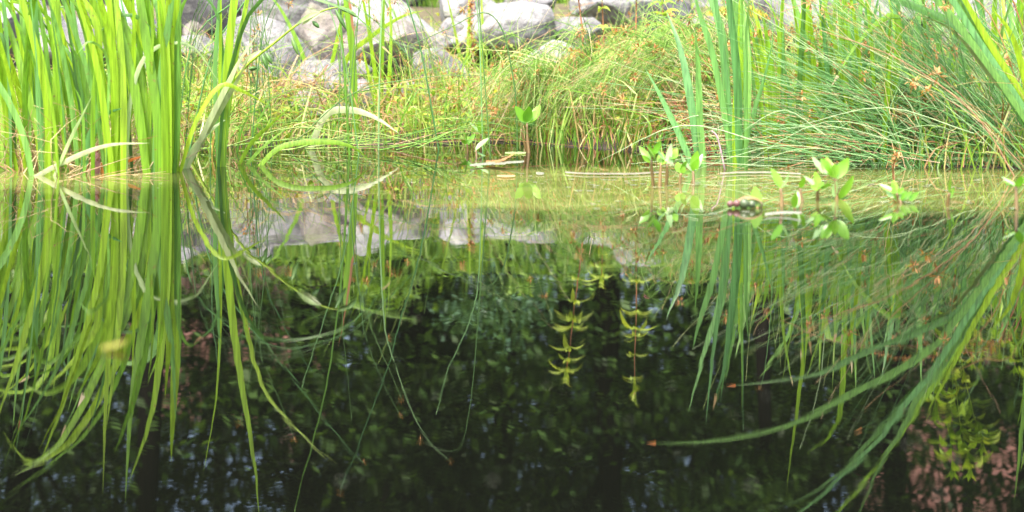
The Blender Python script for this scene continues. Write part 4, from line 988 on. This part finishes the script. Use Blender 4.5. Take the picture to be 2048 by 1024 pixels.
TR = [
 (835, 15.5, 6.5, .17, 0, [(0, 2.0, .5, 1.2, 46), (.15, 3.6, .75, 1.1, 40), (-.9, 5.2, 1.3, 1.3, 60), (1.0, 5.6, 1.3, 1.2, 60), (.2, 3.4, .8, .5, 14)], 'crown_dark', .10, 'broad dark trunk tree mirrored left of the centre'),
 (1215, 17.0, 7.5, .20, .3, [(-.6, 4.8, 1.3, 1.3, 55), (1.2, 5.2, 1.4, 1.5, 60), (.2, 6.8, 1.6, 1.2, 50)], 'crown_dark', .10, 'dark tree behind the two tall loosestrifes'),
 (1520, 14.5, 5.5, .10, .2, [(0, 3.2, .85, .6, 30), (.6, 4.4, 1.0, .8, 40), (-.6, 5.0, 1.0, .9, 36)], 'crown_mid', .10, 'leafy sapling with brighter foliage right of the centre'),
 (300, 16.0, 7.0, .18, -.3, [(.0, 4.2, 1.4, 1.2, 60), (-1.4, 5.0, 1.3, 1.4, 50), (1.0, 6.0, 1.4, 1.2, 50)], 'crown_dark', .10, 'dark tree behind the dense left iris clump'),
 (40, 17.5, 7.5, .2, 0, [(0, 4.2, 1.5, 1.5, 60), (.6, 6.2, 1.6, 1.3, 50)], 'crown_mid', .11, 'leftmost tree of the woodland'),
 (590, 19.0, 8.0, .2, .2, [(-.4, 4.0, 1.4, 1.3, 60), (.9, 5.8, 1.6, 1.5, 60)], 'crown_dark', .11, 'dark tree between the lone iris and the dark crevice'),
 (1020, 20.0, 8.5, .2, -.2, [(-.2, 4.4, 1.6, 1.6, 70), (.4, 7.0, 1.7, 1.4, 60)], 'crown_mid', .11, 'mid green tree straight behind the dock spike'),
 (1800, 16.5, 7.5, .2, 0, [(-.5, 4.2, 1.4, 1.3, 60), (.8, 5.6, 1.4, 1.2, 50)], 'crown_dark', .10, 'dark tree behind the right bank irises'),
 (2060, 18.0, 8.0, .2, 0, [(0, 3.8, 1.3, 1.1, 40), (.2, 6.2, 1.6, 1.1, 44)], 'crown_mid', .11, 'rightmost tree of the woodland'),
 (1400, 21.0, 8.5, .2, 0, [(0, 4.0, 1.8, 1.6, 80), (.2, 6.8, 1.9, 1.5, 70)], 'crown_dark', .12, 'dark tree behind the bright leafy sapling'),
 (1640, 21.5, 8.5, .2, 0, [(0, 4.0, 1.8, 1.6, 80), (.2, 6.8, 1.9, 1.5, 70)], 'crown_dark', .12, 'dark tree between the sapling and the right bank tree'),
 (760, 22.0, 8.5, .22, 0, [(0, 4.2, 1.8, 1.7, 80), (.2, 7.0, 1.9, 1.5, 70)], 'crown_dark', .12, 'dark tree behind the broad dark trunk'),
 (170, 23.0, 8.5, .2, 0, [(0, 4.2, 1.8, 1.6, 80), (.2, 6.8, 1.9, 1.6, 70)], 'crown_dark', .12, 'dark tree behind the left woodland edge'),
 (430, 24.0, 8.5, .2, 0, [(0, 3.6, 1.8, 1.3, 70), (.2, 7.4, 1.7, 1.3, 50)], 'crown_dark', .12, 'dark tree partly hiding the left red roof'),
 (1120, 25.0, 9.0, .2, 0, [(0, 4.4, 2.0, 1.8, 90), (.2, 7.4, 2.0, 1.6, 80)], 'crown_dark', .12, 'farthest dark tree behind the left loosestrife'),
 (1930, 25.0, 9.0, .2, 0, [(0, 3.8, 2.0, 1.4, 80), (.2, 7.6, 1.8, 1.0, 40)], 'crown_dark', .12, 'dark tree partly hiding the right red roof'),
]
for i, (px, Y, th, tr, ln, cr, mt, lf, lb) in enumerate(TR):
    tree('woodland_tree', lb, px, Y, th, tr, cr, mt, lf, sd=90 + i, lean=ln)
# undergrowth and the far wood read as masses
m = MB(); r = random.Random(5)
for i in range(640):
    x, y = r.uniform(-9, 9), r.uniform(14.5, 20); q = V((x, y, gz(x, y) + r.uniform(.2, 2.7 + max(0, y - 17) * .35)))
    for k in range(44):
        n_ = V((r.gauss(0, .8), r.gauss(0, .8), 1)).normalized(); u = n_.orthogonal().normalized(); l = r.uniform(.03, .085)
        m.quad(q + V((r.gauss(0, .3), r.gauss(0, .3), r.gauss(0, .25))), u * l, n_.cross(u) * l * .55)
tag(m.build('undergrowth', 'crown_mid', smooth=False), 'dark undergrowth below the woodland trees', 'undergrowth', kind='stuff')
m = MB()
for i in range(1250):
    x, y = r.uniform(-18, 18), r.uniform(34, 40); q = V((x, y, 1.1 + r.uniform(.2, 9.5 + 1.5 * mn.noise(V((x * .2, 0, 0))))))
    if (-7.8 < x < -4.2 or 8.2 < x < 13) and q.z > 6: continue
    for k in range(34):
        n_ = V((r.gauss(0, .8), r.gauss(0, .8), 1)).normalized(); u = n_.orthogonal().normalized(); l = r.uniform(.11, .25)
        m.quad(q + V((r.gauss(0, .55), r.gauss(0, .5), r.gauss(0, .45))), u * l, n_.cross(u) * l * .55)
tag(m.build('far_woodland', 'crown_dark', smooth=False), 'dark far woodland closing the view behind the trees', 'woodland', kind='stuff')

def house(label, X, Y, w_, eave, ridge):
    z = gz(X, Y); root = thing('brick_house', (X, Y, z), label, 'house', 'houses beyond the wood')
    MB().box(X - w_ / 2, X + w_ / 2, Y, Y + 6, z - .1, z + eave).build('wall', 'brick', root, smooth=False)
    m = MB(); o = .35
    a = [V((X - w_ / 2 - o, Y - o, z + eave - .1)), V((X + w_ / 2 + o, Y - o, z + eave - .1)), V((X + w_ / 2 + o, Y + 3, z + ridge)), V((X - w_ / 2 - o, Y + 3, z + ridge)),
         V((X + w_ / 2 + o, Y + 6 + o, z + eave - .1)), V((X - w_ / 2 - o, Y + 6 + o, z + eave - .1))]
    m.v = a + [p - V((0, 0, .15)) for p in a]
    m.f = [(0, 1, 2, 3), (3, 2, 4, 5), (6, 9, 8, 7), (9, 11, 10, 8), (0, 6, 7, 1), (1, 7, 8, 2), (2, 8, 10, 4), (5, 4, 10, 11), (0, 3, 9, 6), (3, 5, 11, 9)]
    rf = m.build('roof', 'tile', root, smooth=False)
    MB().box(X + w_ * .28, X + w_ * .28 + .7, Y + 2.6, Y + 3.3, z + ridge - .5, z + ridge + .9).build('chimney', 'brick', rf, smooth=False)
    for k in range(3):
        wx = X - w_ * .36 + k * w_ * .3
        for wz in (1.0, 3.4):
            if wz + 1.3 > eave: continue
            f = MB().box(wx, wx + 1.1, Y - .04, Y - .005, z + wz, z + wz + 1.2).build('window', 'white', root, smooth=False)
            MB().box(wx + .08, wx + 1.02, Y - .055, Y - .042, z + wz + .08, z + wz + 1.12).build('pane', 'glass', f, smooth=False)
house('red roofed brick house glimpsed through the trees at left', XX(430, 31), 31.0, 3.4, 4.4, 7.0)
house('red roofed brick house glimpsed through the trees at right', XX(2010, 31), 31.0, 4.2, 6.2, 9.4)

# ------------------------------------------------------------------ light, camera
EL, AZ = 62, 205                                   # soft high sun behind clouds, a little behind the camera on its left
wd = bpy.data.worlds.new('World'); sc.world = wd; wd.use_nodes = True
nt = wd.node_tree; bg = nt.nodes['Background']
sky = nt.nodes.new('ShaderNodeTexSky'); sky.sky_type = 'NISHITA'; sky.sun_disc = False
sky.sun_elevation = math.radians(EL); sky.sun_rotation = math.radians(AZ); sky.dust_density = 6; sky.air_density = 1.0; sky.ozone_density = .6
nt.links.new(sky.outputs[0], bg.inputs[0]); bg.inputs[1].default_value = .15
sl = bpy.data.lights.new('sun', 'SUN'); sl.energy = 1.5; sl.angle = math.radians(12); sl.color = (1, .96, .90)
so = bpy.data.objects.new('sun', sl); link(so)
dv = V((sin(math.radians(AZ)) * cos(math.radians(EL)), cos(math.radians(AZ)) * cos(math.radians(EL)), sin(math.radians(EL))))
so.rotation_euler = (-dv).to_track_quat('-Z', 'Y').to_euler(); so.location = dv * 20

cam = bpy.data.cameras.new('camera'); co = bpy.data.objects.new('camera', cam); link(co); sc.camera = co
co.location = (0, 0, H); co.rotation_euler = (pi / 2, 0, 0)
cam.sensor_width = 36; cam.lens = 36 * K / 2048; cam.shift_y = -(512 - YH) / 2048
cam.clip_start = .05; cam.clip_end = 1500
cam.dof.use_dof = True; cam.dof.focus_distance = 5.3; cam.dof.aperture_fstop = 2.8

sc.view_settings.view_transform = 'Standard'; sc.view_settings.look = 'None'; sc.view_settings.gamma = 1
sc.view_settings.exposure = 2.2
sc.render.engine = 'CYCLES'
sc.cycles.max_bounces = 8; sc.cycles.transparent_max_bounces = 4; sc.cycles.caustics_reflective = False; sc.cycles.caustics_refractive = False
